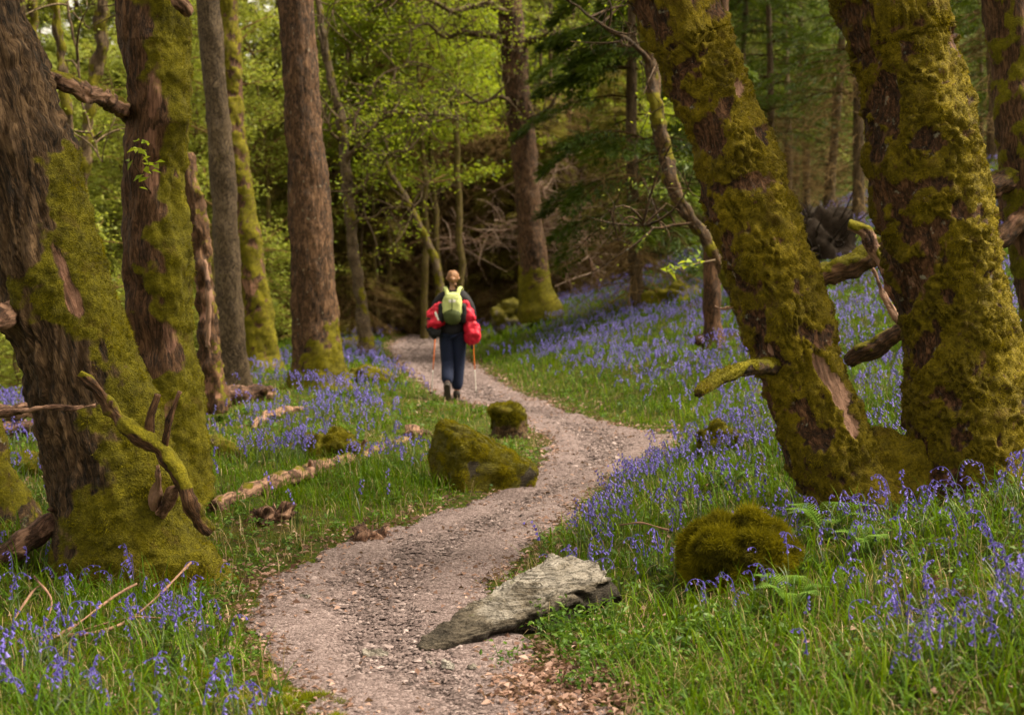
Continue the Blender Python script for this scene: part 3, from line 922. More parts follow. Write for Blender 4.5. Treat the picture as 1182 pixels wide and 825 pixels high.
# ------------------------------------------------------------------ woodland behind
def conifer(seed, H, r, lo, hi, Lmax, nb, nsp, sl, sw, mat, dead=260, tier=.0, dhi=None):
    """prototype at the origin -> three meshes: trunk, dead twigs, crown"""
    rng = np.random.default_rng(seed)
    n = 30
    z = np.linspace(-.5, H, n)
    C = np.stack([.12 * np.sin(z * .35 + seed), .12 * np.cos(z * .3 + seed * 2), z], -1)
    V, P, _ = tube(C, r * (1 - z / H * .85) + .25 * r * np.exp(-np.maximum(z, 0) / .3), 12)
    V[:n * 12] += .03 * r / .15 * fbm(V[:n * 12] * 4, 2, seed)[:, None] * np.array([1, 1, 0])
    tk = MB(); A = np.zeros((len(V), 3)); A[:, 0] = .25 * np.exp(-np.maximum(V[:, 2], 0) / .8); A[:, 2] = .5
    tk.add(V, P, A)
    dt = MB()
    if dead:
        k = dead
        zz = rng.uniform(.3, dhi or lo + 1.5, k); a = rng.random(k) * 6.283
        p0 = np.stack([np.cos(a) * r * .6, np.sin(a) * r * .6, zz], -1)
        L = rng.uniform(.5, 1.9, k)[:, None]
        d = np.stack([np.cos(a), np.sin(a), rng.normal(-.12, .2, k)], -1)
        p2 = p0 + d * L - np.array([0, 0, 1.]) * L * rng.uniform(.05, .35, k)[:, None]
        p1 = p0 + d * L * .55 + rng.normal(size=(k, 3)) * .08
        V, Q = twigs(p0, p1, p2, .011, .004, 3, 5); dt.add(V, [Q], np.c_[np.zeros((len(V), 2)), np.repeat(rng.uniform(.1, .7, k), 15)])
        m = k * 7
        i = rng.integers(0, k, m); t = rng.uniform(.25, 1, m)[:, None]
        q0 = p0[i] * (1 - t) ** 2 + 2 * p1[i] * t * (1 - t) + p2[i] * t ** 2
        d2 = unit(d[i] * .5 + rng.normal(size=(m, 3)) * .7 + np.array([0, 0, -.35]))
        q2 = q0 + d2 * rng.uniform(.15, .55, m)[:, None]
        V, Q = twigs(q0, (q0 + q2) / 2 + rng.normal(size=(m, 3)) * .04, q2, .005, .002, 3, 3)
        dt.add(V, [Q], np.c_[np.zeros((len(V), 2)), np.repeat(rng.uniform(0, 1, m), 9)])
    cr = MB()
    zz = lo + (hi - lo) * rng.random(nb) ** .85
    if tier: zz = np.round(zz / tier) * tier + rng.normal(0, .05, nb)
    a = rng.random(nb) * 6.283
    L = Lmax * (1 - (zz - lo) / (hi - lo + .01)) ** .75 * rng.uniform(.65, 1.1, nb) + .35
    d = np.stack([np.cos(a), np.sin(a), 0 * a], -1)
    p0 = np.stack([0 * a, 0 * a, zz], -1)
    p1 = p0 + d * L[:, None] * .55 + np.array([0, 0, .10]) * L[:, None]
    p2 = p0 + d * L[:, None] - np.array([0, 0, .30]) * L[:, None] * rng.uniform(.5, 1.4, nb)[:, None]
    V, Q = twigs(p0, p1, p2, .022, .005, 4, 6); cr.add(V, [Q], (0, 0, 0), 1)
    i = rng.integers(0, nb, nsp); t = np.sqrt(rng.uniform(.04, 1, nsp))[:, None]
    c = p0[i] * (1 - t) ** 2 + 2 * p1[i] * t * (1 - t) + p2[i] * t ** 2
    side = np.cross(d[i], [0, 0, 1.]) * rng.choice([-1, 1], nsp)[:, None]
    off = rng.random(nsp)[:, None] ** .8 * (.42 * L[i][:, None] * (1.05 - t) + .06)
    drp = -off * rng.uniform(.1, .55, nsp)[:, None]
    pos = c + side * off + d[i] * off * .5 + np.array([0, 0, 1.]) * drp + rng.normal(size=(nsp, 3)) * .03
    D = unit(side * .75 + d[i] * .8 + np.array([0, 0, -.28]) + rng.normal(size=(nsp, 3)) * .28)
    Nn = unit(np.array([0, 0, 1.]) + rng.normal(size=(nsp, 3)) * .35)
    V, Q = leaves(pos, D, Nn, sl * rng.uniform(.6, 1.4, nsp), sw * rng.uniform(.7, 1.3, nsp), .05)
    br = rng.normal(0, .16, nb)
    b = np.clip(.42 + br[i] + .25 * (t[:, 0] - .5) + rng.normal(0, .13, nsp), 0, 1)
    cr.add(V, [Q], np.c_[np.zeros((nsp * 4, 2)), np.repeat(b, 4)], 0)
    return (tk.data('trunk', [M['bark_far'], M['moss']]), dt.data('dead_twigs', [M['dead_twig']]) if dead else None, cr.data('crown', [mat, M['dead_twig']]))


def broadleaf(seed, H, r, lo, spread, nb, nl, L, mat, lean=.6):
    rng = np.random.default_rng(seed)
    n = 24; z = np.linspace(0, 1, n)
    C = np.stack([lean * np.sin(z * 2 + seed) * z, lean * np.cos(z * 2.6 + seed) * z, -.4 + (H + .4) * z], -1)
    C[:, :2] += .07 * np.stack([fbm(C * 1.3, 2, seed), fbm(C * 1.3, 2, seed + 1)], -1)
    V, P, _ = tube(C, r * (1.0 - .85 * z) + .3 * r * np.exp(-z * 25), 10)
    tk = MB(); A = np.zeros((len(V), 3)); A[:, 0] = .45; A[:, 2] = .5; tk.add(V, P, A)
    cr = MB(); PT = []
    for k in range(nb):
        t = rng.uniform(lo, .97); j = int(t * (n - 1))
        a = rng.random() * 6.283
        Lb = spread * (1.15 - .6 * (t - lo)) * rng.uniform(.5, 1.1)
        d = np.array([math.cos(a), math.sin(a), rng.uniform(.05, .55)])
        e = C[j] + d * Lb; e[2] -= .12 * Lb
        m = C[j] + d * Lb * .5 + rng.normal(size=3) * .12 * Lb + np.array([0, 0, .08 * Lb])
        S = spline([C[j], m, e], 12)
        V, P, _ = tube(S, np.linspace(r * .26, .006, 12), 5, False); cr.add(V, P, (0, 0, .4), 1)
        ns = 7
        i = rng.integers(3, 12, ns); d2 = unit(rng.normal(size=(ns, 3)) * np.array([1, 1, .35]) + d * .6)
        q2 = S[i] + d2 * rng.uniform(.3, .9, ns)[:, None] * min(1, spread / 1.6)
        V, Q = twigs(S[i], (S[i] + q2) / 2 + rng.normal(size=(ns, 3)) * .07, q2, .008, .003, 3, 5); cr.add(V, [Q], (0, 0, .4), 1)
        for s in (.35, .6, .8, 1.0): PT.append(S[i] * (1 - s) + q2 * s)
        PT.append(S[6:])
    PT = np.vstack(PT)
    k = rng.integers(0, len(PT), nl)
    cb = rng.normal(0, .14, len(PT))
    P0 = PT[k] + rng.normal(size=(nl, 3)) * np.array([.16, .16, .07])
    D = unit(rng.normal(size=(nl, 3)) * np.array([1, 1, .35]) + np.array([0, 0, -.2]))
    Nn = unit(np.array([0, 0, 1.]) + rng.normal(size=(nl, 3)) * .5)
    V, Q = leaves(P0, D, Nn, L * rng.uniform(.55, 1.35, nl), L * .62 * rng.uniform(.7, 1.2, nl), .15)
    cr.add(V, [Q], np.c_[np.zeros((nl * 4, 2)), np.repeat(np.clip(.45 + cb[k] + rng.normal(0, .2, nl), 0, 1), 4)], 0)
    return (tk.data('trunk', [M['bark_far'], M['moss']]), None, cr.data('crown', [mat, M['dead_twig']]))


PROTO = {
    'larch': [conifer(200 + k, 15, .15, 3.4, 14.5, 2.3, 95, 11500, .24, .040, M['larch'], 150) for k in range(3)],
    'spruce': [conifer(220 + k, 15, .16, 3.2, 14.5, 2.5, 110, 15000, .20, .034, M['spruce'], 190, .38) for k in range(3)],
    'pole': [conifer(240 + k, 17, .10, 9.5, 16.5, 1.1, 40, 2400, .24, .040, M['larch'], 650, 0, 6.5) for k in range(4)],
    'hemlock': [conifer(330 + k, 9, .07, .5, 8.7, 1.5, 90, 9000, .20, .030, M['hemlock'], 160) for k in range(3)],
    'oak': [broadleaf(260 + k, 11 + k, .11, .40, 2.6, 38, 12000, .10, M['oak_leaf']) for k in range(3)],
    'pale': [broadleaf(280 + k, 7.5 + k, .085, .10, 2.0, 36, 10500, .085, M['pale_leaf']) for k in range(3)],
    'bush': [broadleaf(300 + k, 2.3, .035, .05, .95, 30, 4200, .065, M['pale_leaf'], .3) for k in range(2)],
}


def place(kind, var, x, y, s, rz, name, label, group, dz=0.):
    tk, dt, cr = PROTO[kind][var % len(PROTO[kind])]
    o = thing(name, label, 'tree' if kind != 'bush' else 'bush', (x, y, float(ground_z(x, y)) + dz), group)
    o.scale = (s, s, s); o.rotation_euler = (rng_w.normal(0, .02), rng_w.normal(0, .02), rz)
    link('trunk' if kind != 'bush' else 'stem', tk, o)
    if dt: link('dead_twigs', dt, o)
    link('crown' if kind != 'bush' else 'foliage', cr, o)
    return o


rng_w = np.random.default_rng(77)
# one line per stand: kind, count, px range, depth range, scale, name, label, group
STANDS = [
    ('hemlock', 13, (415, 605), (41.4, 43.4), (.55, .85), 'hemlock_tree', 'small olive-brown conifer with sprays to the ground in the thicket beyond the path end', 'small olive conifers beyond the path end'),
    ('hemlock', 24, (330, 720), (37.5, 41.5), (.45, .85), 'hemlock_tree', 'small olive-brown conifer with sprays to the ground in the thicket beyond the path end', 'small olive conifers beyond the path end'),
    ('pole', 28, (180, 600), (42, 48), (.85, 1.2), 'plantation_spruce', 'bare brown plantation pole with dead drooping twigs in the gloom behind the walker', 'plantation poles behind the walker'),
    ('pole', 15, (395, 640), (40.5, 43), (.85, 1.1), 'plantation_spruce', 'bare brown plantation pole with dead drooping twigs in the gloom behind the walker', 'plantation poles behind the walker'),
    ('pole', 16, (120, 700), (50, 60), (.9, 1.25), 'plantation_spruce', 'bare brown plantation pole with dead drooping twigs in the gloom behind the walker', 'plantation poles behind the walker'),
    ('larch', 18, (-120, 130), (34, 62), (.9, 1.3), 'larch_tree', 'soft green larch filling the gap beyond the leaning oak', 'larches beyond the leaning oak'),
    ('larch', 8, (130, 380), (46, 56), (.8, 1.15), 'larch_tree', 'soft grey-green larch rising behind the stout brown trunk', 'soft green larches up the valley'),
    ('larch', 26, (-60, 760), (58, 82), (.9, 1.3), 'larch_tree', 'pale larch on the far wooded hillside', 'larches on the far hillside'),
    ('spruce', 10, (640, 1180), (46, 60), (.8, 1.2), 'spruce_tree', 'dark spruce on the bank behind the two mossy oaks', 'spruces behind the mossy oaks'),
    ('spruce', 16, (-100, 1300), (70, 95), (1.0, 1.4), 'spruce_tree', 'dark spruce far up the wooded hillside', 'spruces far up the hillside'),
    ('oak', 6, (395, 545), (36, 40), (.75, 1.05), 'young_oak', 'bright yellow-green young oak lit up behind the walker', 'bright young oaks behind the walker'),
    ('oak', 9, (540, 720), (51, 60), (.9, 1.2), 'young_oak', 'yellow-green oak behind the dark tree on the crest', 'oaks behind the crest tree'),
    ('pale', 12, (-20, 330), (27, 42), (.85, 1.2), 'hazel_tree', 'pale-leaved hazel on the slope below the oaks', 'pale hazels down the slope'),
    ('bush', 26, (-20, 330), (20, 34), (.8, 1.4), 'hazel_bush', 'leafy low bush down the slope behind the oak trunks', 'low bushes down the slope'),
    ('bush', 6, (330, 480), (38, 42), (.35, .6), 'hazel_bush', 'leafy low bush at the dark plantation edge', 'low bushes at the plantation edge'),
]
n_in = 0
for kind, n, (a, b), (y0, y1), (s0, s1), name, label, group in STANDS:
    for k in range(n):
        px = a + (b - a) * (k + rng_w.random()) / n
        y = rng_w.uniform(y0, y1)
        x = (px - CX) / F * y
        if kind == 'hemlock' and XL(y) - .8 < x < XR(y) + .8 and y < 41:
            y = rng_w.uniform(41.2, 43); x = (px - CX) / F * y
        if kind == 'bush' and ((XL(y) - .7 < x) or (a < 300 and x > -5.6)):
            continue
        place(kind, k, x, y, rng_w.uniform(s0, s1), rng_w.random() * 6.28, name, label, group, -.05)

# --- trunks on the shaded bank between and beyond the mossy oaks
BANKT = [(886, 39, 7, 'spruce', .8), (905, 43, 9, 'spruce', .9), (958, 38, 8, 'spruce', .9), (985, 30, 10, 'spruce', .8), (1142, 34, 8, 'spruce', .9), (925, 46, 9, 'larch', 1.), (1215, 24, 9, 'spruce', .75), (850, 41, 8, 'spruce', .8)]
for k, (px, y, hw, kind, s) in enumerate(BANKT):
    place(kind, k, (px - CX) / F * y, y, s, k * 1.3, 'spruce_tree', 'spruce with low dark sprays on the bluebell bank among the mossy oaks', 'spruces on the bluebell bank')

# --- dark spruce that hangs over the bank, and the leaning tree in front of it
rng = np.random.default_rng(90)
base = g1((735 - CX) / F * 28, 28)
tk, dt, cr = conifer(91, 14, .14, 1.5, 13.6, 2.2, 170, 90000, .16, .034, M['spruce'], 160, .42)
o = thing('spruce_tree', 'dark drooping spruce overhanging the bluebell crest, nearest behind the leaning thin tree', 'tree', base)
link('trunk', tk, o); link('dead_twigs', dt, o); link('crown', cr, o)
mb, base, CL, _ = trunk_mesh([(858, 372, 7), (845, 335, 7), (830, 302, 7), (812, 272, 7), (790, 240, 7.5), (774, 205, 8), (764, 160, 7), (754, 110, 6.5), (745, 50, 6), (738, 0, 6)], 17, 7, 28, .05, .2, .2, 3, .03, .006, 0,
                             lambda px, py, N, nz, V: ss(-.2, .8, nz + .2), None, seed=92)
LT = thing('leaning_tree', 'thin tree leaning behind the mossy oak, trunk slanting up across the dark spruce', 'tree', base)
part('trunk', mb, [M['bark_oak'], M['moss']], LT)
crooked(LT, at(748, 75, 17), [(725, 48, -.2), (690, 22, -.3), (655, 0, -.4)], .035, 17, 10, 93, 0, 'bark_oak', 'oak_leaf')
crooked(LT, at(756, 120, 17), [(760, 85, .1), (757, 50, .2), (765, 10, .2)], .04, 17, 10, 94, 30, 'bark_oak', 'oak_leaf')
crooked(LT, at(800, 255, 17), [(760, 262, -.2), (735, 258, -.4), (700, 240, -.6)], .02, 17, 12, 95, 40, 'bark_oak', 'pale_leaf', .05)
lf = MB(); leaf_spray(np.array([at(785, 308, 15.5), at(800, 303, 15.5), at(775, 312, 15.5), at(812, 296, 15.4)]), .05, 20, .12, rng, .6, lf)
tw = MB(); V, P, _ = tube(spline([at(825, 300, 16.9), at(805, 304, 16), at(775, 312, 15.5)], 12), np.linspace(.012, .004, 12), 6); tw.add(V, P, (.1, 0, .5))
s = part('shoot', tw, [M['bark_far'], M['moss']], LT); q = part('leaves', lf, [M['oak_leaf']], LT); q.parent = s
mb, base, CD, _ = trunk_mesh([(824, 397, 13), (823, 380, 10.5), (822, 350, 10), (822, 300, 10), (824, 250, 9.5), (827, 200, 9.5), (830, 100, 9), (832, 0, 8)], 19, 9, 30, .05, .3, .12, 3, .02, .006, 0, None, None, seed=96)
o = thing('dark_tree', 'short-looking dark bare trunk standing on the bank beside the leaning mossy oak', 'tree', base)
part('trunk', mb, [M['bark_red'], M['moss']], o)
V, Q = blob(at(807, 393, 18.9), (.07, .08, .07), 20, 14, disp=lambda X: .015 * fbm(X * 14, 2)); b = MB(); b.add(V, [Q], (.1, 0, .4)); part('burr', b, [M['bark_red'], M['moss']], o)
mb, base, _, _ = trunk_mesh([(1160, 262, 7), (1159, 200, 6.5), (1160, 130, 6), (1162, 60, 6), (1163, 0, 6)], 22, 10, 24, .06, .2, .2, 3, .02, .005, 0, None, None, seed=97)
o = thing('dark_tree', 'slim dark trunk seen in the gap beside the trunk at the picture edge', 'tree', base)
part('trunk', mb, [M['bark_red'], M['moss']], o)

# --- crooked stems down the slope between the two big oaks
for k, (pts, Y, lab) in enumerate([
    ([(98, 330, 7), (92, 260, 6.5), (97, 190, 6), (104, 120, 6), (116, 60, 7), (118, 0, 6)], 22, 'mossy crooked stem seen between the two oaks behind the fallen red branch'),
    ([(36, 330, 7), (40, 200, 6), (44, 120, 6.5), (38, 60, 7), (36, 0, 5)], 24, 'dark stem with ochre moss glimpsed beside the leaning oak'),
    ([(118, 320, 5), (104, 270, 5.5), (88, 215, 5.5), (80, 150, 5)], 18, 'slanting bare stem right beside the mossy edge of the leaning oak')]):
    pts = [(pts[0][0] + (4 if k < 2 else 12), 470, pts[0][2] + 1)] + [(pts[0][0] + 2, 400, pts[0][2])] + pts
    mb, base, Cc, _ = trunk_mesh(pts, Y, 8, 18, .06, .1, .2, 3, .05, .005, 0, lambda px, py, N, nz, V: ss(-.3, .4, nz + .1), None, seed=110 + k)
    o = thing('hazel_tree', lab, 'tree', base); part('trunk', mb, [M['bark_far'], M['moss']], o)
    crooked(o, Cc[-14], [(pts[-1][0] + 30 - 50 * (k == 1), pts[-1][1] + 20, -.5), (pts[-1][0] + 50 - 90 * (k == 1), pts[-1][1] - 20, -.8)], .03, Y, 16, 120 + k, 260, 'bark_far', 'pale_leaf', .06)

# --- tangle of bleached dead branches right of the crest tree
rng = np.random.default_rng(130)
for k, (way, r0, n, lab) in enumerate([
    ([(690, 330), (672, 280), (640, 240), (615, 205)], .05, 70, 'bleached fallen top with tangled pale twigs right of the crest tree, upper one'),
    ([(660, 335), (648, 290), (630, 262), (575, 268), (520, 290)], .05, 80, 'long bleached dead branch reaching across behind the crest tree'),
    ([(700, 318), (676, 275), (668, 230), (650, 180)], .04, 60, 'upright bleached dead branch next to the dark spruce')]):
    P = [at(x, y, 37 + k * .8) for x, y in way]
    S = spline(P, 30) + .06 * np.stack([fbm(np.linspace(0, 4, 30)[:, None] * np.ones(3) + q * 7, 2, k) for q in range(3)], -1)
    b = MB(); V, Pq, _ = tube(S, np.linspace(r0, .012, 30), 8); b.add(V, Pq, (0, .6, .5))
    d = MB(); i = rng.integers(3, 30, n)
    e = S[i] + unit(rng.normal(size=(n, 3)) * np.array([1, .6, .6])) * rng.uniform(.4, 1.5, n)[:, None]
    V, Q = twigs(S[i], (S[i] + e) / 2 + rng.normal(size=(n, 3)) * .2, e, .014, .005, 4, 7); d.add(V, [Q], np.c_[np.zeros((len(V), 2)), np.repeat(rng.uniform(.3, 1, n), 28)])
    i2 = rng.integers(0, n, n * 4); f = rng.uniform(.3, 1, n * 4)[:, None]; s0 = S[i][i2] * (1 - f) + e[i2] * f
    e2 = s0 + unit(rng.normal(size=(n * 4, 3))) * rng.uniform(.2, .7, n * 4)[:, None]
    V, Q = twigs(s0, (s0 + e2) / 2 + rng.normal(size=(n * 4, 3)) * .08, e2, .006, .003, 3, 4); d.add(V, [Q], np.c_[np.zeros((len(V), 2)), np.repeat(rng.uniform(.1, .9, n * 4), 12)])
    o = thing('dead_branch', lab, 'dead branch', S[0])
    part('bough', b, [M['deadwood'], M['moss']], o); part('twigs', d, [M['pale_twig']], o)

# ------------------------------------------------------------------ logs, stones, mounds
def moss_mound(px, py, rx, ry, rz, label, seed, cat='moss mound', name='moss_mound', fz=18000, wood=0., sink=.35, mat=None, e=.9, rot=0., fzL=.022, N=(64, 40), amp=.06, Yadd=0., fm='moss'):
    p = hit(px, py) + np.array([0, Yadd, 0])
    c = p + np.array([0, ry * .5, rz * (1 - sink) - rz * .35])
    V, Q = blob(c, (rx, ry, rz), N[0], N[1], rot, e, disp=lambda X: amp * fbm(X / max(rx, .1) * 1.6, 3, seed) + .012 * fbm(X * 22, 3, seed + 3))
    A = np.zeros((len(V), 3)); nz = fbm(V * 8, 3, seed)
    A[:, 0] = 1.0 if not wood else ss(-.1, .3, (V[:, 2] - c[2]) / rz * .7 + nz * .6 + .05)
    A[:, 2] = .5; A[:, 1] = wood * .3
    b = MB(); b.add(V, [Q], A, 0); fuzz(b, V, Q, A[:, 0], fz, fzL, .0045, 1, np.random.default_rng(seed), .25)
    if name != 'moss_patch': EXCL.append((c[0], c[1] + .05, max(.05, min(rx, ry) * .85)))
    return single(name, b, [mat or M['bark_oak'], M[fm]], label, cat, p)


def m_rock(name, a, b_, c, strata=1.):
    t = NT(name)
    co = t.coord(); cs = t.coord((1.2, 3, 22))
    r, g, b, _ = t.mask()
    n1 = t.noise(co, 6, 5, .6); n2_ = t.noise(cs, 3.5, 6, .65, .6); n3 = t.noise(co, 90, 4, .7)
    v = t.math('ADD', t.math('MULTIPLY', n2_, .65), t.math('MULTIPLY', n1, .35))
    v = t.math('ADD', v, t.math('MULTIPLY', t.math('SUBTRACT', n3, .5), .35))
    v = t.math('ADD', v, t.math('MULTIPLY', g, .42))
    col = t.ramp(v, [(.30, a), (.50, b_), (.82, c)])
    liv = t.sstep(t.noise(co, 11, 4), .62, .70)
    col = t.mix(t.math('MULTIPLY', liv, .6), col, (.075, .070, .025))
    ln = t.math('ABSOLUTE', t.math('SUBTRACT', t.noise(t.coord((1.1, 2.5, 9)), 5, 5, .6, .8), .5))
    crackl = t.math('MULTIPLY', t.math('SUBTRACT', 1., t.sstep(ln, .0, .022)), .85)
    col = t.mix(crackl, col, (.025, .018, .010))
    mc, _ = moss_color(t, co, b)
    mf = t.sstep(t.math('ADD', r, t.math('MULTIPLY', t.math('SUBTRACT', n1, .5), .8)), .4, .6)
    col = t.mix(mf, col, mc)
    h = t.math('SUBTRACT', t.math('ADD', t.math('MULTIPLY', n2_, 1.), t.math('MULTIPLY', n3, .5)), t.math('MULTIPLY', crackl, .5))
    return t.done(t.principled(col, .82, t.bump(h, .9, .025), .3))


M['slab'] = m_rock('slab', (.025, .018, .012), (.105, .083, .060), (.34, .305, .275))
M['rock'] = m_rock('rock', (.020, .014, .008), (.060, .045, .028), (.16, .13, .09))

# the pale layered slab lying on the path edge
pL = hit(499, 756); pR = hit(700, 702)
ax_ = pR - pL; Lg = np.linalg.norm(ax_[:2]); rotz = math.atan2(ax_[1], ax_[0])
nu, nvv = 220, 120
u = np.linspace(0, 1, nu)[:, None]; v = np.linspace(0, 2 * math.pi, nvv, endpoint=False)[None]
# cross-section: a tilted, rounded box that thins to the left tip
W = np.interp(u, [0, .06, .2, .5, .8, .95, 1], [.035, .075, .105, .13, .128, .12, .095])
Ht = np.interp(u, [0, .05, .2, .45, .7, .9, 1], [.028, .046, .068, .088, .098, .094, .072])
f = lambda t, e: np.sign(t) * np.abs(t) ** e
yy_ = f(np.cos(v), .38) * W; zz_ = f(np.sin(v), .42) * Ht
# upper plane is stepped: the back edge lies higher
zz_ = zz_ + .25 * yy_ * ss(.1, .5, u)
xx_ = u * (Lg + .06) - .02 + 0 * v + .04 * np.sin(v * 2) * ss(.8, 1, u)
lift = np.interp(u, [0, .15, .5, 1], [.02, .05, .118, .178])
P3 = np.stack([xx_, yy_, zz_ + lift], -1).reshape(-1, 3)
q = P3 * np.array([2.2, 5, 14.]) + fbm(P3 * 4, 2, 2)[:, None] * .7
st = pn(q, 41); st = np.round(st * 4) / 4 * .85 + st * .15
nrm3 = unit(np.stack([0 * yy_ + 0 * xx_, yy_ / (W + 1e-3), zz_ / (Ht + 1e-3)], -1).reshape(-1, 3))
P3 = P3 + nrm3 * (.045 * st + .022 * fbm(P3 * 4.5, 3, 43) + .007 * fbm(P3 * 30, 3, 44))[:, None] * np.minimum(1, .25 + np.repeat(u, nvv, 1).reshape(-1, 1) * 3)
Vs = P3.copy()
i = np.arange(nu - 1)[:, None] * nvv; j = np.arange(nvv)[None]; j2 = (j + 1) % nvv
Qs = np.stack([i + j, i + j2, i + nvv + j2, i + nvv + j], -1).reshape(-1, 4)[:, ::-1]
Vs = np.vstack([Vs, Vs[:nvv].mean(0), Vs[-nvv:].mean(0)])
k0 = nu * nvv; jj = np.arange(nvv); jn = (jj + 1) % nvv
Ts = np.vstack([np.stack([np.full(nvv, k0), jj, jn], -1), np.stack([np.full(nvv, k0 + 1), (nu - 1) * nvv + jn, (nu - 1) * nvv + jj], -1)])
A = np.zeros((len(Vs), 3)); uu2 = np.repeat(u, nvv, 1).ravel()
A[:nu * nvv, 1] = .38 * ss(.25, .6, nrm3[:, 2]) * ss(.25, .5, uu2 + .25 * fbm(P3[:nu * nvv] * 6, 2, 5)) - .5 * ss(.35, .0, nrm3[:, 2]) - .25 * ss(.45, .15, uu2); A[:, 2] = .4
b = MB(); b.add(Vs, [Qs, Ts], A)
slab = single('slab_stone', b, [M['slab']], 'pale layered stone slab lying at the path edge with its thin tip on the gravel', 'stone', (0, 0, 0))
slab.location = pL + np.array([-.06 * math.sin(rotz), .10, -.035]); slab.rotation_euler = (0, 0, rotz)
for t_ in np.linspace(.12, .95, 7): EXCL.append((pL[0] + ax_[0] * t_, pL[1] + .1 + ax_[1] * t_, .15))
# stones by the slab tip and on the path
for k, (x, y, s, lab) in enumerate([(516, 770, .034, 'small white angular stone in front of the slab tip'), (497, 768, .026, 'small grey stone lying just below the tip of the slab'),
                                    (545, 772, .022, 'little grey stone half under the slab'), (434, 757, .05, 'flat pale stone set into the gravel in mid path'),
                                    (352, 690, .026, 'small flat brown stone on the gravel near the left verge'), (500, 708, .017, 'dark pebble lying alone on the gravel above the slab tip')]):
    p = hit(x, y); rg = np.random.default_rng(k)
    V, Q = blob(p + np.array([0, 0, s * .25]), (s, s * .75, s * (.5 if k != 3 else .16)), 16, 10, rg.random() * 3, .6, (.2, .1), disp=lambda X: s * .3 * fbm(X / s * 1.3, 2, k))
    A = np.zeros((len(V), 3)); A[:, 1] = 1.2 if k in (0,) else (.4 if k < 5 else -.8)
    b = MB(); b.add(V, [Q], A); single('stone', b, [M['slab']], lab, 'stone', p, smooth=False)

# large mossy boulder on the inner bend, and the mossy stump behind it
p = hit(508, 562)
V, Q = blob((0, 0, 0), (1, 1, 1), 130, 80, 0, .36)
x = V[:, 0]; z = V[:, 2]
Lb, Hb, Db = .37, .41, .25
top = np.interp(x, [-1, -.85, -.55, -.2, .2, .6, .9, 1], [.86, 1.02, 1.0, .80, .64, .46, .26, .18]) * (1 - .22 * V[:, 1] * -1 * 0) * (1 + .16 * V[:, 1])
bot = np.interp(x, [-1, -.6, 0, 1], [-.8, -.7, -.4, .0])
Vb = np.stack([x * Lb, V[:, 1] * Db * (1 - .25 * x), Hb * np.where(z > 0, z * top, z * .3)], -1)
dsp = .035 * fbm(Vb * 4.5, 3, 6) + .012 * fbm(Vb * 20, 3, 7)
Vb = Vb + unit(Vb) * dsp[:, None]
ca, sa = math.cos(.42), math.sin(.42)
Vb = np.stack([Vb[:, 0] * ca - Vb[:, 1] * sa, Vb[:, 0] * sa + Vb[:, 1] * ca, Vb[:, 2]], -1) + p + np.array([.345, .30, .02])
A = np.zeros((len(Vb), 3)); nz = fbm(Vb * 6, 4, 9)
hz_ = (Vb[:, 2] - p[2]) / .5
A[:, 0] = 1.15 * ss(-.2, .2, hz_ * 1.1 + .06 + .25 * (Vb[:, 0] > p[0] + .35) + nz * .5); A[:, 2] = .5
b = MB(); b.add(Vb, [Q], A); fuzz(b, Vb, Q, A[:, 0], 70000, .012, .0045, 1, np.random.default_rng(3), .2)
single('mossy_boulder', b, [M['rock'], M['moss_bright']], 'large wedge-shaped boulder with a cap of golden moss on the inner path bend', 'boulder', p)
EXCL += [(p[0] + .2, p[1] + .27, .20), (p[0] + .5, p[1] + .40, .18)]
p = hit(588, 507) + np.array([0, .25, 0])
cx_ = spline([p + np.array([0, 0, -.15]), p + np.array([0, 0, .12]), p + np.array([-.02, 0, .27])], 30)
V, P, N = tube(cx_, np.linspace(.20, .165, 30), 48)
nv = 30 * 48; V[:nv] += N * (.03 * fbm(V[:nv] * np.array([7, 7, 2.]), 3, 2) + .01 * fbm(V[:nv] * 25, 2, 3))[:, None]
V[-1] += np.array([0, 0, .035]); A = np.zeros((len(V), 3)); A[:, 0] = ss(.35, .6, (V[:, 2] - p[2]) / .27 + .4 * fbm(V * 7, 3, 4) + .0); A[-1, 0] = 1
b = MB(); b.add(V, P, A); fuzz(b, V, P[0], A[:, 0], 9000, .02, .005, 1, np.random.default_rng(4), .3)
# mossy cap
V, Q = blob(cx_[-1], (.175, .175, .06), 40, 20, disp=lambda X: .03 * fbm(X * 9, 3, 5)); A = np.zeros((len(V), 3)); A[:, 0] = 1; A[:, 2] = .5
b.add(V, [Q], A); fuzz(b, V, Q, A[:, 0], 8000, .02, .005, 1, np.random.default_rng(5), .2)
single('tree_stump', b, [M['bark_oak'], M['moss']], 'small moss-topped stump right behind the wedge-shaped boulder', 'stump', p)
EXCL.append((p[0], p[1], .17))

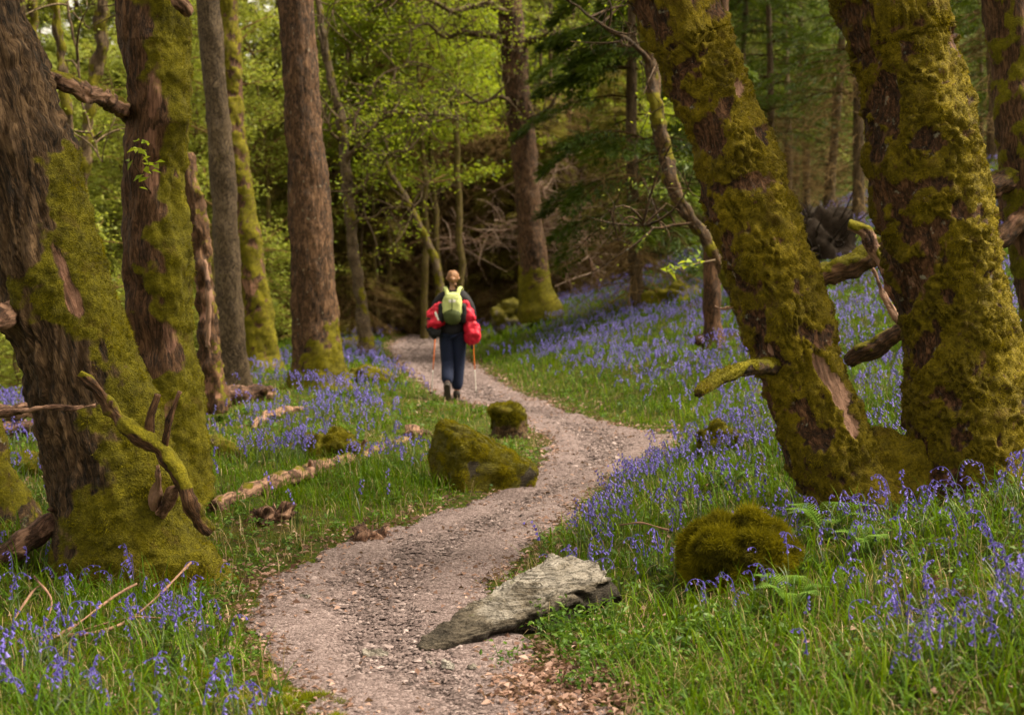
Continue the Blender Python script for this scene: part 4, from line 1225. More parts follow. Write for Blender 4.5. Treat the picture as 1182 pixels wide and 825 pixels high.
moss_mound(862, 676, .27, .24, .195, 'round hummock of brown-green moss below the leaning mossy oak', 61, fz=70000, sink=.12, fzL=.034, e=.95, N=(80, 50), amp=.05)
moss_mound(381, 534, .23, .19, .21, 'low yellow-green moss cushion among bluebells above the long fallen log', 62, fz=14000)
moss_mound(832, 527, .17, .17, .16, 'small moss cushion with bluebells left of the leaning mossy oak', 63, fz=14000, sink=.15)
moss_mound(589, 383, .44, .35, .46, 'moss-capped rock on the bank just right of the walker', 64, 'mossy rock', 'mossy_rock', 9000, 1., mat=M['rock'], sink=.15, amp=.1)
rg = np.random.default_rng(65); mpb = MB(); p65 = hit(285, 815)
for k in range(34):
    q = hit(*(rg.normal([282, 806], [46, 17])))
    s_ = rg.uniform(.03, .085)
    V, Q = blob(q + np.array([0, 0, -.006]), (s_, s_ * .9, s_ * .42), 22, 14, 0, 1., disp=lambda X: .012 * fbm(X * 16, 2, k))
    A = np.zeros((len(V), 3)); A[:, 0] = 1; A[:, 2] = .5; mpb.add(V, [Q], A, 0)
    fuzz(mpb, V, Q, A[:, 0], int(2600 * s_ / .06), .022, .004, 1, rg, .1)
single('moss_patch', mpb, [M['bark_oak'], M['moss_green']], 'flat patch of bright moss at the bottom beside the path', 'moss patch', p65)
moss_mound(778, 352, .55, .3, .30, 'mossy rotten heap on the bluebell crest near the dark bare trunk', 66, 'moss mound', fz=6000, amp=.14)
moss_mound(62, 548, .42, .3, .14, 'mossy hump beyond the leaning oak, under the stacked logs', 67, fz=14000)
moss_mound(404, 404, .35, .3, .2, 'mossy tussock at the foot of the thin crooked tree', 68, fz=5000)
moss_mound(428, 440, .35, .25, .14, 'faint mossy tussock among bluebells left of the walker', 69, fz=6000)
# mossy bole at the left edge
mb, base, _, _ = trunk_mesh([(14, 690, 66), (4, 650, 56), (-4, 610, 44), (-12, 570, 34), (-22, 530, 28), (-40, 470, 24), (-70, 380, 22)], 8.3, 4, 80, .02, .15, .2, 3, .06, .008, .01,
                            lambda px, py, N, nz, V: ss(-.5, .1, nz + .25), None, fz=22000, seed=70)
o = thing('oak_tree', 'mossy bole cut off by the picture edge beside the big leaning oak', 'tree', base)
part('trunk', mb, BM, o)
# upturned dark root plate
p = hit(945, 300) * 1.0
p = at(945, 268, 24); p[2] = float(ground_z(p[0], p[1])) + .35
V, Q = blob(p, (.75, .5, .75), 60, 40, 0, .9, disp=lambda X: .28 * fbm(X * 2.2, 4, 71)); b = MB(); b.add(V, [Q], (.15, 0, .4))
rg = np.random.default_rng(72); n = 170; p0 = p + rdir(n, rg) * .55; p2 = p0 + unit(p0 - p) * rg.uniform(.2, .7, n)[:, None] + rg.normal(size=(n, 3)) * .15
V, Q = twigs(p0, (p0 + p2) / 2 + rg.normal(size=(n, 3)) * .1, p2, .025, .006, 5, 6); b.add(V, [Q], (0, 0, .5))
p[2] -= .4
single('root_plate', b, [M['earth'], M['moss']], 'dark upturned root plate between the two mossy oaks', 'root plate', p)


def log(way, r, label, name='fallen_log', cat='log', mat='deadwood', moss=0., mossup=None, wood=.3, seed=0, fz=0, seg=28, gnarl=.02, lump=.012, lift=.8, knots=0, furrow=.005):
    """way: (px,py) on the ground or (px,py,Y) in the air"""
    P = []
    for k, q in enumerate(way):
        if len(q) == 2:
            h_ = hit(q[0], q[1]); h_[2] += (r[k] if hasattr(r, '__len__') else r) * lift; P.append(h_)
        else:
            P.append(at(*q))
    P = np.array(P)
    rr = np.full(len(P), r) if not hasattr(r, '__len__') else np.array(r)
    b = branch_mb(P, rr, seg, .015, moss, wood, lump, furrow, fz, seed, None, mossup, gnarl)
    rg = np.random.default_rng(seed)
    for k in range(knots):
        t = rg.integers(0, len(P) - 1); f = rg.random(); c = P[t] * (1 - f) + P[t + 1] * f
        d = unit(rg.normal(size=3) + np.array([0, -.6, .8])); S = np.array([c, c + d * (rr.max() * 1.3), c + d * rr.max() * (1.8 + 2 * rg.random())])
        branch_mb(S, [rr.max() * .4, rr.max() * .3, rr.max() * .2], 10, .01, moss, wood, .006, .003, 0, seed + k, b, mossup)
    base = P.mean(0).copy(); base[2] = float(ground_z(base[0], base[1]))
    return single(name, b, [M[mat], M['moss']], label, cat, base)


log([(248, 592), (300, 570), (360, 548), (420, 530), (470, 512)], [.05, .055, .052, .05, .045], 'long thin fallen log running through bluebells toward the mossy boulder', seed=1, knots=3, mossup=-.75, gnarl=.012, wood=.55, lump=.007, lift=.65)
log([(470, 510), (482, 505), (497, 507)], [.05, .075, .04], 'broken rotten chunk at the far end of the long thin log', 'wood_chunk', 'wood chunk', seed=2, lump=.05, wood=.6, gnarl=.05)
log([(222, 474), (262, 466), (300, 462), (312, 460)], [.12, .125, .12, .10], 'dark red rotting log lying at the foot of the slim grey tree', seed=3, lump=.03, wood=.2, knots=2, lift=.6)
log([(310, 460, 19.1), (330, 455, 19), (352, 450, 19)], [.09, .09, .12], 'moss wrapped log end joining the stout brown trunk foot', seed=4, moss=.9, fz=5000, wood=0)
log([(291, 497), (318, 482), (350, 473)], [.018, .05, .02], 'pale bare stick on the moss below the stout brown trunk', 'fallen_branch', 'branch', seed=5, wood=.8, gnarl=.03)
log([(237, 514), (256, 522), (276, 532)], [.05, .065, .04], 'short mossy log piece right of the upright oak', seed=6, mossup=.3, wood=.2)
log([(-30, 664, 7.35), (10, 638, 7.35), (45, 614, 7.4), (84, 588, 7.5)], [.058, .062, .062, .058], 'thick bare log sloping up behind the foot of the leaning oak', seed=7, wood=.35, knots=2, lump=.008)
log([(-40, 508), (0, 507), (55, 502)], [.10, .10, .09], 'lower of two red weathered logs left of the leaning oak', seed=8, wood=.5, lump=.03)
log([(-40, 480, 13), (0, 480, 13), (40, 474, 13), (75, 472, 13)], [.08, .075, .07, .06], 'upper of two red weathered logs left of the leaning oak', seed=9, wood=.5, lump=.02)
log([(-20, 478, 6.9), (30, 474, 6.85), (75, 470, 6.8), (112, 472, 6.8)], [.014, .014, .012, .009], 'thin grey stick crossing level in front of the leaning oak', 'dead_stick', 'stick', seed=10, wood=.7, seg=12, lift=0)
# the crooked dead branch hanging against the two oaks
o = log([(90, 432, 6.85), (104, 446, 6.85), (128, 478, 6.85), (160, 502, 6.85), (188, 520, 6.9), (208, 545, 6.9), (216, 575, 6.9), (228, 600, 6.95), (240, 612, 7.0)], [.022, .024, .028, .036, .038, .040, .036, .033, .028],
        'crooked half-mossy dead branch leaning across the trunk of the leaning oak', 'dead_branch', 'branch', 'bark_red', mossup=.05, wood=.12, seed=11, gnarl=.02, knots=0, lift=0, furrow=.003)
b = MB()
for (a_, c_2, r_) in [((173, 512), (182, 455), .022), ((190, 520), (208, 452), .016), ((136, 478), (128, 462), .012)]:
    branch_mb([at(*a_, 6.88), at((a_[0] + c_2[0]) / 2 - 4, (a_[1] + c_2[1]) / 2, 6.85), at(*c_2, 6.84)], [r_, r_ * .9, r_ * .8], 12, .01, 0, .35, .006, .003, 0, 12, b)
part('side_stubs', b, [M['bark_red'], M['moss']], o) if o.location is not None else None
log([(176, 590, 7.3), (180, 572, 7.22), (178, 556, 7.15), (183, 534, 7.12)], [.03, .024, .016, .004], 'tall pale splinter of torn wood between the two oak trunks', 'wood_sliver', 'wood', seed=13, wood=.9, lump=.008, lift=0)
log([(190, 588, 7.3), (194, 574, 7.2), (200, 566, 7.15), (212, 560, 7.12)], [.03, .026, .018, .005], 'short torn wood splinter below the tall pale one', 'wood_sliver', 'wood', seed=23, wood=.6, lump=.010, lift=0)
# red broken bough between the two oaks, high up
log([(18, 70, 8.0), (45, 86, 8.1), (90, 104, 8.3), (120, 112, 8.7), (146, 132, 9.4), (180, 146, 9.5)], [.030, .040, .045, .050, .045, .03], 'red peeling bough wedged high between the two oaks', 'dead_branch', 'branch', seed=14, wood=.55, mossup=-.3, lump=.012, lift=0, gnarl=.02, furrow=.006)
log([(196, -6, 9.0), (208, 5, 9.0), (222, 16, 9.1)], [.035, .04, .03], 'short red branch end at the very top beside the upright oak', 'dead_branch', 'branch', seed=15, wood=.7, lift=0)
# limbs on the right
log([(935, 326, 11), (960, 313, 11), (1000, 298, 11), (1040, 283, 11), (1090, 252, 11.2), (1150, 214, 11.4), (1200, 190, 11.6)], [.085, .085, .09, .085, .09, .095, .1], 'thick fallen trunk with moss on top crossing behind the broadest oak', seed=16, mat='bark_red', mossup=-.05, wood=.12, lift=0, fz=9000, lump=.02)
log([(1120, 300, 11.2), (1152, 278, 11.3), (1180, 250, 11.4), (1215, 215, 11.6)], [.07, .075, .08, .08], 'dark bare limb below the thick fallen trunk at the picture edge', 'dead_branch', 'branch', seed=17, mat='bark_red', wood=.15, lift=0)
log([(980, 415, 10.2), (1005, 400, 10.1), (1050, 378, 10)], [.05, .06, .06], 'dark mossy log poking out below the broken stub between the oaks', seed=18, mat='bark_red', mossup=-.2, wood=.1, lift=0)
log([(978, 264, 9.3), (1000, 268, 9.3), (1012, 290, 9.3), (1028, 325, 9.3), (1040, 362, 9.3)], [.016, .03, .035, .033, .02], 'splintered pale stub standing between the two mossy oaks', 'dead_branch', 'branch', seed=19, mossup=-.1, wood=.55, lift=0, gnarl=.03)
log([(1008, 310, 9.25), (1022, 345, 9.2), (1040, 380, 9.2)], [.01, .018, .015], 'thin torn wood sliver under the splintered pale stub', 'wood_sliver', 'wood', seed=20, wood=.9, lift=0)
log([(855, 350, 13), (840, 353, 13), (826, 352, 13)], [.012, .014, .01], 'thin pale stick lying by the dark bare trunk', 'dead_stick', 'stick', seed=21, wood=.9, lift=0, seg=10)
# rotten bits on the verge
for k, (x, y, w_, lab) in enumerate([(318, 600, .10, 'ragged rotten wood lump in the grass below the long thin log'), (300, 598, .06, 'dark rotten wood stub beside the ragged lump'), (425, 622, .11, 'flat curl of brown bark lying on the grassy verge'), (28, 742, .0, '')]):
    if not w_: continue
    p = hit(x, y); rg = np.random.default_rng(k + 40)
    V, Q = blob(p + np.array([0, 0, w_ * .25]), (w_, w_ * .6, w_ * (.55 if k < 2 else .18)), 40, 26, rg.random(), .8, disp=lambda X: w_ * .7 * fbm(X / w_ * 1.6, 4, k + 3))
    A = np.zeros((len(V), 3)); A[:, 1] = ss(-.2, .5, fbm(V * 14, 3, 2)) * (.9 if k != 1 else .2); b = MB(); b.add(V, [Q], A)
    single('wood_chunk' if k < 2 else 'bark_piece', b, [M['deadwood'], M['moss']], lab, 'dead wood', p)
# twigs lying in the near left grass
for k, (way, r0, lab) in enumerate([([(0, 752, 6.1), (60, 742, 6.1), (120, 735, 6.15), (165, 712, 6.3), (222, 656, 6.7)], .010, 'longest dead stick rising through the near bluebells toward the leaning oak'),
                                    ([(20, 762, 5.9), (80, 735, 6.1), (130, 698, 6.4), (160, 680, 6.5)], .008, 'second dead stick crossing under the longest one in the near bluebells'),
                                    ([(42, 672, 6.5), (62, 700, 6.3), (52, 730, 6.2), (30, 750, 6.1)], .006, 'kinked thin twig at the crossing of the dead sticks'),
                                    ([(15, 728, 6.2), (40, 690, 6.4), (50, 682, 6.4)], .006, 'short thin twig standing by the kinked one'),
                                    ([(95, 735, 6.2), (150, 720, 6.2), (188, 720, 6.2)], .006, 'short level twig under the near bluebells'),
                                    ([(770, 618, 7.2), (740, 610, 7.4), (715, 612, 7.6)], .006, 'thin bent twig lying above the round moss hummock')]):
    P = at(*np.array(way).T) + np.array([0, -.03, .035])
    b = branch_mb(P, np.linspace(r0, r0 * .45, len(P)), 8, .02, 0, 1.1, .003, .001, 0, 140 + k)
    bb = P.mean(0); single('dead_stick', b, [M['deadwood'], M['moss']], lab, 'stick', bb)

# ------------------------------------------------------------------ ferns and broad-leaved herbs
def fern(px, py, L, n, label, seed, az=(0, 6.28)):
    rng = np.random.default_rng(seed); p = hit(px, py)
    root = thing('fern', label, 'fern', p)
    for k in range(n):
        a = az[0] + (az[1] - az[0]) * (k + rng.random() * .6) / n
        d = np.array([math.cos(a), math.sin(a), 0]); l = L * rng.uniform(.75, 1.1)
        S = spline([p, p + d * l * .4 + np.array([0, 0, l * .5]), p + d * l * .85 + np.array([0, 0, l * .5])], 26)
        b = MB(); V, P, _ = tube(S, np.linspace(.003, .001, 26), 5); b.add(V, P, (0, 0, .2))
        T = unit(np.gradient(S, axis=0)); sd2 = unit(np.cross(T, [0, 0, 1.])); t = np.linspace(0, 1, 26)
        for s in (-1, 1):
            ln = l * .24 * np.sin(np.clip((t - .12) / .88, 0, 1) ** .8 * math.pi * .93 + .12) * (t > .12)
            for m in range(5):   # each pinna is a row of small lobes
                f0 = m / 5
                pp = S + sd2 * s * (ln * f0)[:, None] + T * (ln * f0 * .25)[:, None]
                V, Q = leaves(pp[4:], unit(sd2 * s + T * .35)[4:], np.tile([0, 0, 1.], (22, 1)), (ln * .30 + .001)[4:], (.014 * (1 - f0 * .7) * (ln / (l * .24) + .1))[4:], .1)
                b.add(V, [Q], np.c_[np.zeros((88, 2)), np.full(88, .35 + rng.random() * .5)])
        part('frond', b, [M['fern']], root, False)


fern(955, 622, .30, 7, 'bright little fern at the foot of the leaning mossy oak', 1)
fern(915, 705, .24, 6, 'small fern below the round moss hummock', 2)
fern(845, 562, .22, 5, 'feathery fern just above the round moss hummock', 3)
fern(930, 330, .7, 6, 'dark fern on the bank behind the leaning mossy oak', 4)
fern(1000, 640, .2, 5, 'faint fern in the grass between the two mossy oaks', 5)


def herb(px, py, R_, n, L, label, seed, h=.14, name='leafy_plant'):
    rng = np.random.default_rng(seed); p = hit(px, py)
    st = MB(); lf = MB(); ns = max(6, n // 14); tips = []
    for k in range(ns):
        a = rng.random() * 6.283; r_ = R_ * math.sqrt(rng.random())
        q = p + np.array([math.cos(a) * r_, math.sin(a) * r_, 0]); q[2] = float(ground_z(q[0], q[1]))
        e = q + np.array([rng.normal() * .05, rng.normal() * .05, h * rng.uniform(.5, 1.2)])
        S = spline([q, (q + e) / 2 + rng.normal(size=3) * .012, e], 7); V, P, _ = tube(S, np.linspace(.0022, .001, 7), 4); st.add(V, P, (0, 0, .3)); tips.append(S[3:])
    leaf_spray(np.vstack(tips), .022, n, L, rng, .7, lf)
    root = thing(name, label, 'plant', p)
    part('stems', st, [M['herb']], root); part('leaves', lf, [M['herb']], root, False)


herb(655, 738, .22, 420, .036, 'bright low leafy plant growing against the front of the slab', 11, .13)
herb(700, 765, .20, 300, .034, 'low leafy plant at the edge of the fallen-leaf patch', 12, .11)
herb(670, 790, .12, 120, .03, 'small herb tuft among the fallen leaves', 13, .08)
herb(965, 545, .09, 60, .06, 'broad green leaves sprouting on the leaning mossy oak foot', 14, .2)
herb(600, 765, .08, 60, .028, 'tiny green herb under the slab', 15, .05)
herb(250, 700, .2, 140, .035, 'low leafy patch beside the path in the near left verge', 16, .09)
herb(820, 735, .25, 220, .036, 'leafy tangle in the grass below the fern', 17, .1)
herb(740, 470, .2, 90, .04, 'pale-flecked herb patch on the bank above the path bend', 18, .12)

# ------------------------------------------------------------------ grass, bluebells, litter, gravel
EX = np.array(EXCL)


def clear(x, y, k=1.0):
    ok = np.ones(len(x), bool)
    for ex, ey, er in EX:
        ok &= (x - ex) ** 2 + (y - ey) ** 2 > (er * k) ** 2
    return ok


def scatter(n, y0, y1, rng, wid=.42, pw=1.0):
    """more plants close by; density falls with distance"""
    t = rng.random(n)
    if pw == 1: y = y0 * (y1 / y0) ** t
    else: y = (y0 ** (1 - pw) + t * (y1 ** (1 - pw) - y0 ** (1 - pw))) ** (1 / (1 - pw))
    x = rng.uniform(-1, 1, n) * (wid * y + 1.0)
    return x, y


def grass_blades(x, y, L, W, bend, rng, col, seg=3):
    n = len(x)
    z = ground_z(x, y) - .01
    a = rng.random(n) * 6.283
    d = np.stack([np.cos(a), np.sin(a), np.zeros(n)], -1); s = np.stack([-d[:, 1], d[:, 0], np.zeros(n)], -1)
    P = np.stack([x, y, z], -1)
    rows = []
    for k in range(seg + 1):
        t = k / seg
        th = bend * t * 1.0
        # arc of constant curvature
        hh = np.where(bend > 1e-3, np.sin(th) / np.maximum(bend, 1e-3), t) * L
        ff = np.where(bend > 1e-3, (1 - np.cos(th)) / np.maximum(bend, 1e-3), 0) * L
        c = P + d * ff[:, None] + np.array([0, 0, 1.]) * hh[:, None]
        wdt = W * (1 - t ** 2.2) * .5 + .0002
        rows += [c - s * wdt[:, None], c + s * wdt[:, None]]
    V = np.stack(rows, 1)
    m = 2 * (seg + 1)
    b = np.arange(n)[:, None] * m
    Q = np.concatenate([b + np.array([[2 * k, 2 * k + 1, 2 * k + 3, 2 * k + 2]]) for k in range(seg)])
    A = np.zeros((n, m, 3)); A[..., 2] = col[:, None]
    return V.reshape(-1, 3), Q, A.reshape(-1, 3)


rng = np.random.default_rng(500)
gb = MB()
# fine grass
for n, y0, y1, pw in ((330000, 4.3, 46, 1.0),):
    x, y = scatter(n, y0, y1, rng, .42, pw)
    e = path_in(x, y)
    px, py = proj(np.stack([x, y, ground_z(x, y)], -1))
    bare = n2(x, y, 1.3, 31)                       # mossy or leafy clearings between the tussocks
    left_moss = ss(-.02, .3, bare + .25 * ((px < 330) & (py > 590)) + .12 * (px > 900) * (py > 600))
    keep = (e < -.0) & clear(x, y, .95) & (rng.random(n) > left_moss * .9) & (rng.random(n) < .35 + .65 * ss(-.25, .2, n2(x, y, 4.5, 37, 2))) & (x > -9 - .1 * y)
    x, y, e, px, py = x[keep], y[keep], e[keep], px[keep], py[keep]
    near = np.clip(-e / .45, .25, 1) * np.where((x < XL(y)) & (y > 12) & (y < 19), .55, 1) * np.where(y < 8.5, .50, 1)
    tall = .6 + .8 * ss(-.3, .5, n2(x, y, .9, 32))
    L = (.055 + .11 * rng.random(len(x)) ** 1.3) * near * tall * np.interp(y, [5, 12, 30], [.95, 1.1, 1.4])
    W = (.0034 + .002 * rng.random(len(x))) * np.interp(y, [4, 10, 20, 45], [.9, 1.25, 2.2, 4.5])
    bend = rng.uniform(.2, 1.9, len(x))
    col = np.clip(.45 + .35 * n2(x, y, .7, 33) + .25 * (1 - near) + rng.normal(0, .2, len(x)), 0, 1)
    L = L * np.where((px > 480) & (px < 570) & (py > 405) & (py < 500) & (x < XL(y)), .55, 1)
    V, Q, A = grass_blades(x, y, L, W, bend, rng, col, 3); gb.add(V, [Q], A)
# strap leaves of bluebells: broader, longer, arching
n = 60000
x, y = scatter(n, 4.3, 40, rng, .42, 1.15)
e = path_in(x, y); px, py = proj(np.stack([x, y, ground_z(x, y)], -1))
keep = (e < -.12) & clear(x, y, 1.0) & (rng.random(n) < .35 + .65 * ss(-.2, .3, n2(x, y, .8, 34))) & (x > -9 - .1 * y) & ~((px > 180) & (px < 380) & (py > 585) & (py < 690))
x, y = x[keep], y[keep]
L = rng.uniform(.12, .30, len(x)) * np.where((x < XL(y)) & (y > 10) & (y < 19), .55, .85); W = rng.uniform(.006, .011, len(x)) * np.interp(y, [4, 12, 40], [.8, 1.1, 2.6]); bend = rng.uniform(.5, 2.5, len(x))
col = np.clip(.42 + rng.normal(0, .2, len(x)), 0, 1)
V, Q, A = grass_blades(x, y, L, W, bend, rng, col, 4); gb.add(V, [Q], A)
n = 26000
x, y = scatter(n, 4.3, 24, rng, .42, 1.1); e = path_in(x, y); keep = (e < -.05) & clear(x, y, 1.0); x, y = x[keep], y[keep]
V, Q, A = grass_blades(x, y, rng.uniform(.05, .2, len(x)), rng.uniform(.002, .004, len(x)) * np.interp(y, [4, 24], [.9, 2.2]), rng.uniform(.3, 2.6, len(x)), rng, np.clip(rng.normal(.5, .25, len(x)), 0, 1), 3); gb.add(V, [Q], A, 1)
tag(link('grass', gb.data('grass', [M['grass'], M['straw']])), None, None, None, 'stuff')

# --- small ground herbs between the blades
n = 15000
x, y = scatter(n, 4.3, 22, rng, .42); e = path_in(x, y); keep = (e < -.05) & clear(x, y, 1.0) & (n2(x, y, 1.7, 38) > -.05); x, y = x[keep], y[keep]; m_ = len(x)
hb_ = MB(); k_ = 4
P0 = np.repeat(np.stack([x, y, ground_z(x, y)], -1), k_, 0) + rng.normal(size=(m_ * k_, 3)) * np.array([.02, .02, .012]) + np.array([0, 0, .04])
D = unit(np.c_[rng.normal(size=(m_ * k_, 2)), rng.normal(0, .25, m_ * k_)]); Nn = unit(np.array([0, 0, 1.]) + rng.normal(size=(m_ * k_, 3)) * .35)
Lh = rng.uniform(.014, .034, m_ * k_) * np.repeat(np.interp(y, [4, 22], [.9, 2.2]), k_)
V, Q = leaves(P0, D, Nn, Lh, Lh * .7, .12); hb_.add(V, [Q], np.c_[np.zeros((len(V), 2)), np.repeat(np.clip(rng.normal(.5, .25, m_ * k_), 0, 1), 4)])
tag(link('ground_herbs', hb_.data('ground_herbs', [M['herb']])), None, None, None, 'stuff')

# --- moss carpet: low fuzzy tufts where the grass is thin
n = 260000
x, y = scatter(n, 4.3, 26, rng, .42)
e = path_in(x, y); px, py = proj(np.stack([x, y, ground_z(x, y)], -1))
bare = n2(x, y, 1.3, 31)
keep = (e < .02) & (rng.random(n) < .25 + ss(.0, .35, bare + .25 * ((px < 330) & (py > 590)) + .12 * (px > 900) * (py > 600)))
x, y = x[keep], y[keep]
L = rng.uniform(.012, .035, len(x)); W = rng.uniform(.003, .006, len(x)) * np.interp(y, [4, 12, 26], [.9, 1.6, 3]); bend = rng.uniform(.3, 2., len(x))
V, Q, A = grass_blades(x, y, L, W, bend, rng, np.clip(.6 + .5 * n2(x, y, 2, 36) + rng.normal(0, .15, len(x)), 0, 1), 2)
mbm = MB(); mbm.add(V, [Q], A)
tag(link('moss_carpet', mbm.data('moss_carpet', [M['moss']])), None, None, None, 'stuff')


# --- bluebells
def bluebell_parts(rng, H, nb, nleaf, seg=6, fine=True, bs=1.0):
    """stem and leaves / bells as arrays at the origin"""
    a = rng.random() * 6.283; d = np.array([math.cos(a), math.sin(a), 0])
    nod = rng.uniform(.05, .12)
    P = [np.array([0, 0, -.02]), np.array([0, 0, H * .55]) + d * H * .06, d * H * .16 + np.array([0, 0, H * .93]), d * (H * .16 + nod * .35) + np.array([0, 0, H]), d * (H * .16 + nod * .62) + np.array([0, 0, H * .955])]
    S = spline(P, 16)
    st, bl = MB(), MB()
    V, Q, _ = tube(S, np.linspace(.0026, .0011, 16) * bs ** .5, 4 if fine else 3, False); st.add(V, Q, (0, 0, .35))
    for k in range(nleaf):
        la = rng.random() * 6.283; dd = np.array([math.cos(la), math.sin(la), 0]); ll = H * rng.uniform(.6, .95)
        s2 = np.array([-dd[1], dd[0], 0]); b_ = rng.uniform(.8, 2.0); row = []
        for t in np.linspace(0, 1, 6):
            c = dd * (1 - math.cos(b_ * t)) / b_ * ll + np.array([0, 0, math.sin(b_ * t) / b_ * ll - .01]); w = .0045 * (1 - t ** 2.5) + .0002
            row += [c - s2 * w + np.array([0, 0, .002]), c, c + s2 * w + np.array([0, 0, .002])]
        i = np.arange(5)[:, None] * 3
        Q = np.concatenate([i + np.array([[0, 1, 4, 3]]), i + np.array([[1, 2, 5, 4]])]); st.add(np.array(row), [Q], (0, 0, rng.uniform(.2, .8)))
    if fine:
        V, Q, _ = tube(S[8:], np.linspace(.0017, .0013, 8), 4, False); bl.add(V, Q, (0, 0, .3))
    for k in range(nb):
        t = .62 + .38 * k / max(nb - 1, 1); c = S[min(15, int(t * 15))]
        ang = a + rng.uniform(-1.1, 1.1); o = np.array([math.cos(ang), math.sin(ang), 0])
        ax = unit(o * rng.uniform(.35, .9) + np.array([0, 0, -1.])); c0 = c + o * .008
        u_ = unit(np.cross(ax, [1, .3, .2])); v_ = np.cross(ax, u_); sz = bs * rng.uniform(.85, 1.15) * (1 - .25 * k / nb)
        prof = [(0, .0018), (.004, .0042), (.012, .0048), (.0155, .0065), (.0175, .0092)] if fine else [(0, .003), (.010, .006), (.018, .0095)]
        th = np.linspace(0, 6.283, seg, endpoint=False); R_ = []
        for q, (h, r) in enumerate(prof):
            rr = r * sz * (1 + (.18 * np.cos(th * 3) if (fine and q == len(prof) - 1) else 0))
            R_.append(c0 + ax * h * sz + u_ * (np.cos(th) * rr)[:, None] + v_ * (np.sin(th) * rr)[:, None])
        V = np.concatenate(R_); i = np.arange(len(prof) - 1)[:, None] * seg; j = np.arange(seg)[None]; j2 = (j + 1) % seg
        Q = np.stack([i + j, i + j2, i + seg + j2, i + seg + j], -1).reshape(-1, 4)
        bl.add(V, [Q], (0, 0, np.clip(rng.normal(.45, .22), 0, 1)))
        if fine:
            V, Q, _ = tube(np.array([c, c + (c0 - c) * .6, c0 + ax * .003]), np.full(3, .0011), 4, False); bl.add(V, Q, (0, 0, .3))
    return st, bl


def bell_density(x, y):
    px, py = proj(np.stack([x, y, ground_z(x, y) + .15], -1))
    nz = n2(x, y, .6, 41); n3 = n2(x, y, 2.1, 42)
    cl = ss(-.25, .45, nz * .8 + n3 * .7)                   # drifts
    d = np.zeros(len(x))
    dr = x - XR(y); right = dr > 0
    # bank beyond the bend, thicker toward the crest
    d = np.maximum(d, right * (y > 13) * ss(.35, 1.3, dr) * (.26 + .52 * cl) * (.7 + .5 * ss(18, 27, y)))
    d = np.maximum(d, right * (y > 25) * ss(.2, .9, dr) * (.35 + .6 * cl))
    # strip along the inner edge before the bend and the slope above it
    d = np.maximum(d, right * (y > 7.8) * (y < 13.6) * np.exp(-((dr - .36) / .26) ** 2) * (.20 + .34 * cl))
    d = np.maximum(d, right * (y >= 6.8) * (y < 14.5) * (.07 + .22 * cl))
    d = np.maximum(d, right * (y < 8.2) * (.09 + .26 * ss(.05, .45, n3)) * ss(.5, 1.2, dr))
    left = x < XL(y); dl = XL(y) - x
    d = np.maximum(d, left * (y > 10.3) * (y < 27) * (.07 + .42 * ss(.05, .5, nz * .9 + n3 * .6 + .12)) * (x > -7) * ss(.35, .9, dl))
    d = np.maximum(d, left * (y > 16.5) * (x > -4.2) * (.12 + .45 * cl))
    d = np.maximum(d, left * (y < 7.3) * (.05 + .30 * ss(.0, .4, n3 + .04)) * (py > 640))
    d = np.maximum(d, left * (y > 7.3) * (y < 10.3) * .015)
    d *= ss(.05, .35, np.maximum(dl, dr)) * np.interp(y, [5, 13, 18], [.75, .62, 1.])
    d *= 1 - ((px > 470) & (px < 575) & (py > 405) & (py < 500) & (y < 18.6) & left)
    d *= 1 - .85 * ((px > 215) & (px < 365) & (py > 440) & (py < 500) & (y > 15))
    d *= 1 - .9 * (np.hypot(px - 381, (py - 535) * 1.3) < 34)
    d *= 1 - .85 * ((px > 555) & (px < 620) & (py > 345) & (py < 400))
    d *= 1 - .93 * left * ss(1.7, 1.2, dl) * (y > 12.2) * (y < 18.2)
    d *= 1 - .9 * ss(1.0, .6, np.hypot((x + .3) / 1.0, (y - 10.6) / 1.0))
    return d


rng = np.random.default_rng(600)
x, y = scatter(76000, 4.6, 42, rng, .40, 1.0)
keep = (rng.random(len(x)) < bell_density(x, y)) & clear(x, y, 1.05) & (path_in(x, y) < -.06)
x, y = x[keep], y[keep]
px, py = proj(np.stack([x, y, ground_z(x, y) + .2], -1))
infr = (px > 6) & (px < 1176) & (py > 20) & (py < 818)
order = np.argsort(y); x, y, px, py, infr = x[order], y[order], px[order], py[order], infr[order]
# thin the closest so that single flowers stand apart
thin = (y > 8.2) | (rng.random(len(x)) < np.interp(y, [4.6, 8.2], [.42, .6]))
x, y, px, py, infr = [q[thin] for q in (x, y, px, py, infr)]
idx = np.where(infr)[0][:300]
rest = np.setdiff1d(np.arange(len(x)), idx)
NB = len(x)
kinds = []
for k in range(9):
    st, bl = bluebell_parts(np.random.default_rng(700 + k), .22 + .022 * (k % 4), 4 + k % 4, 3, 6, True, .9)
    kinds.append((st.data('bluebell', [M['stem']]), bl.data('flower_head', [M['bell']])))
for c, i in enumerate(idx):
    sm, bm_ = kinds[c % 9]
    o = link('bluebell', sm, None, (x[i], y[i], float(ground_z(x[i], y[i])) - .01))
    s = rng.uniform(.62, 1.05); o.scale = (s, s, s); o.rotation_euler = (rng.normal(0, .12), rng.normal(0, .12), rng.random() * 6.283)
    link('flower_head', bm_, o)
    if x[i] < XL(y[i]):
        tag(o, 'single violet bluebell in the near grass in front of the leaning grey-barked oak', 'flower', 'bluebells below the leaning oak')
    elif px[i] < 780:
        tag(o, 'single violet bluebell on the slope around the pale slab and moss hummock', 'flower', 'bluebells around the slab')
    else:
        tag(o, 'single violet bluebell in the long grass below the two mossy oaks', 'flower', 'bluebells below the mossy oaks')
carp = MB()
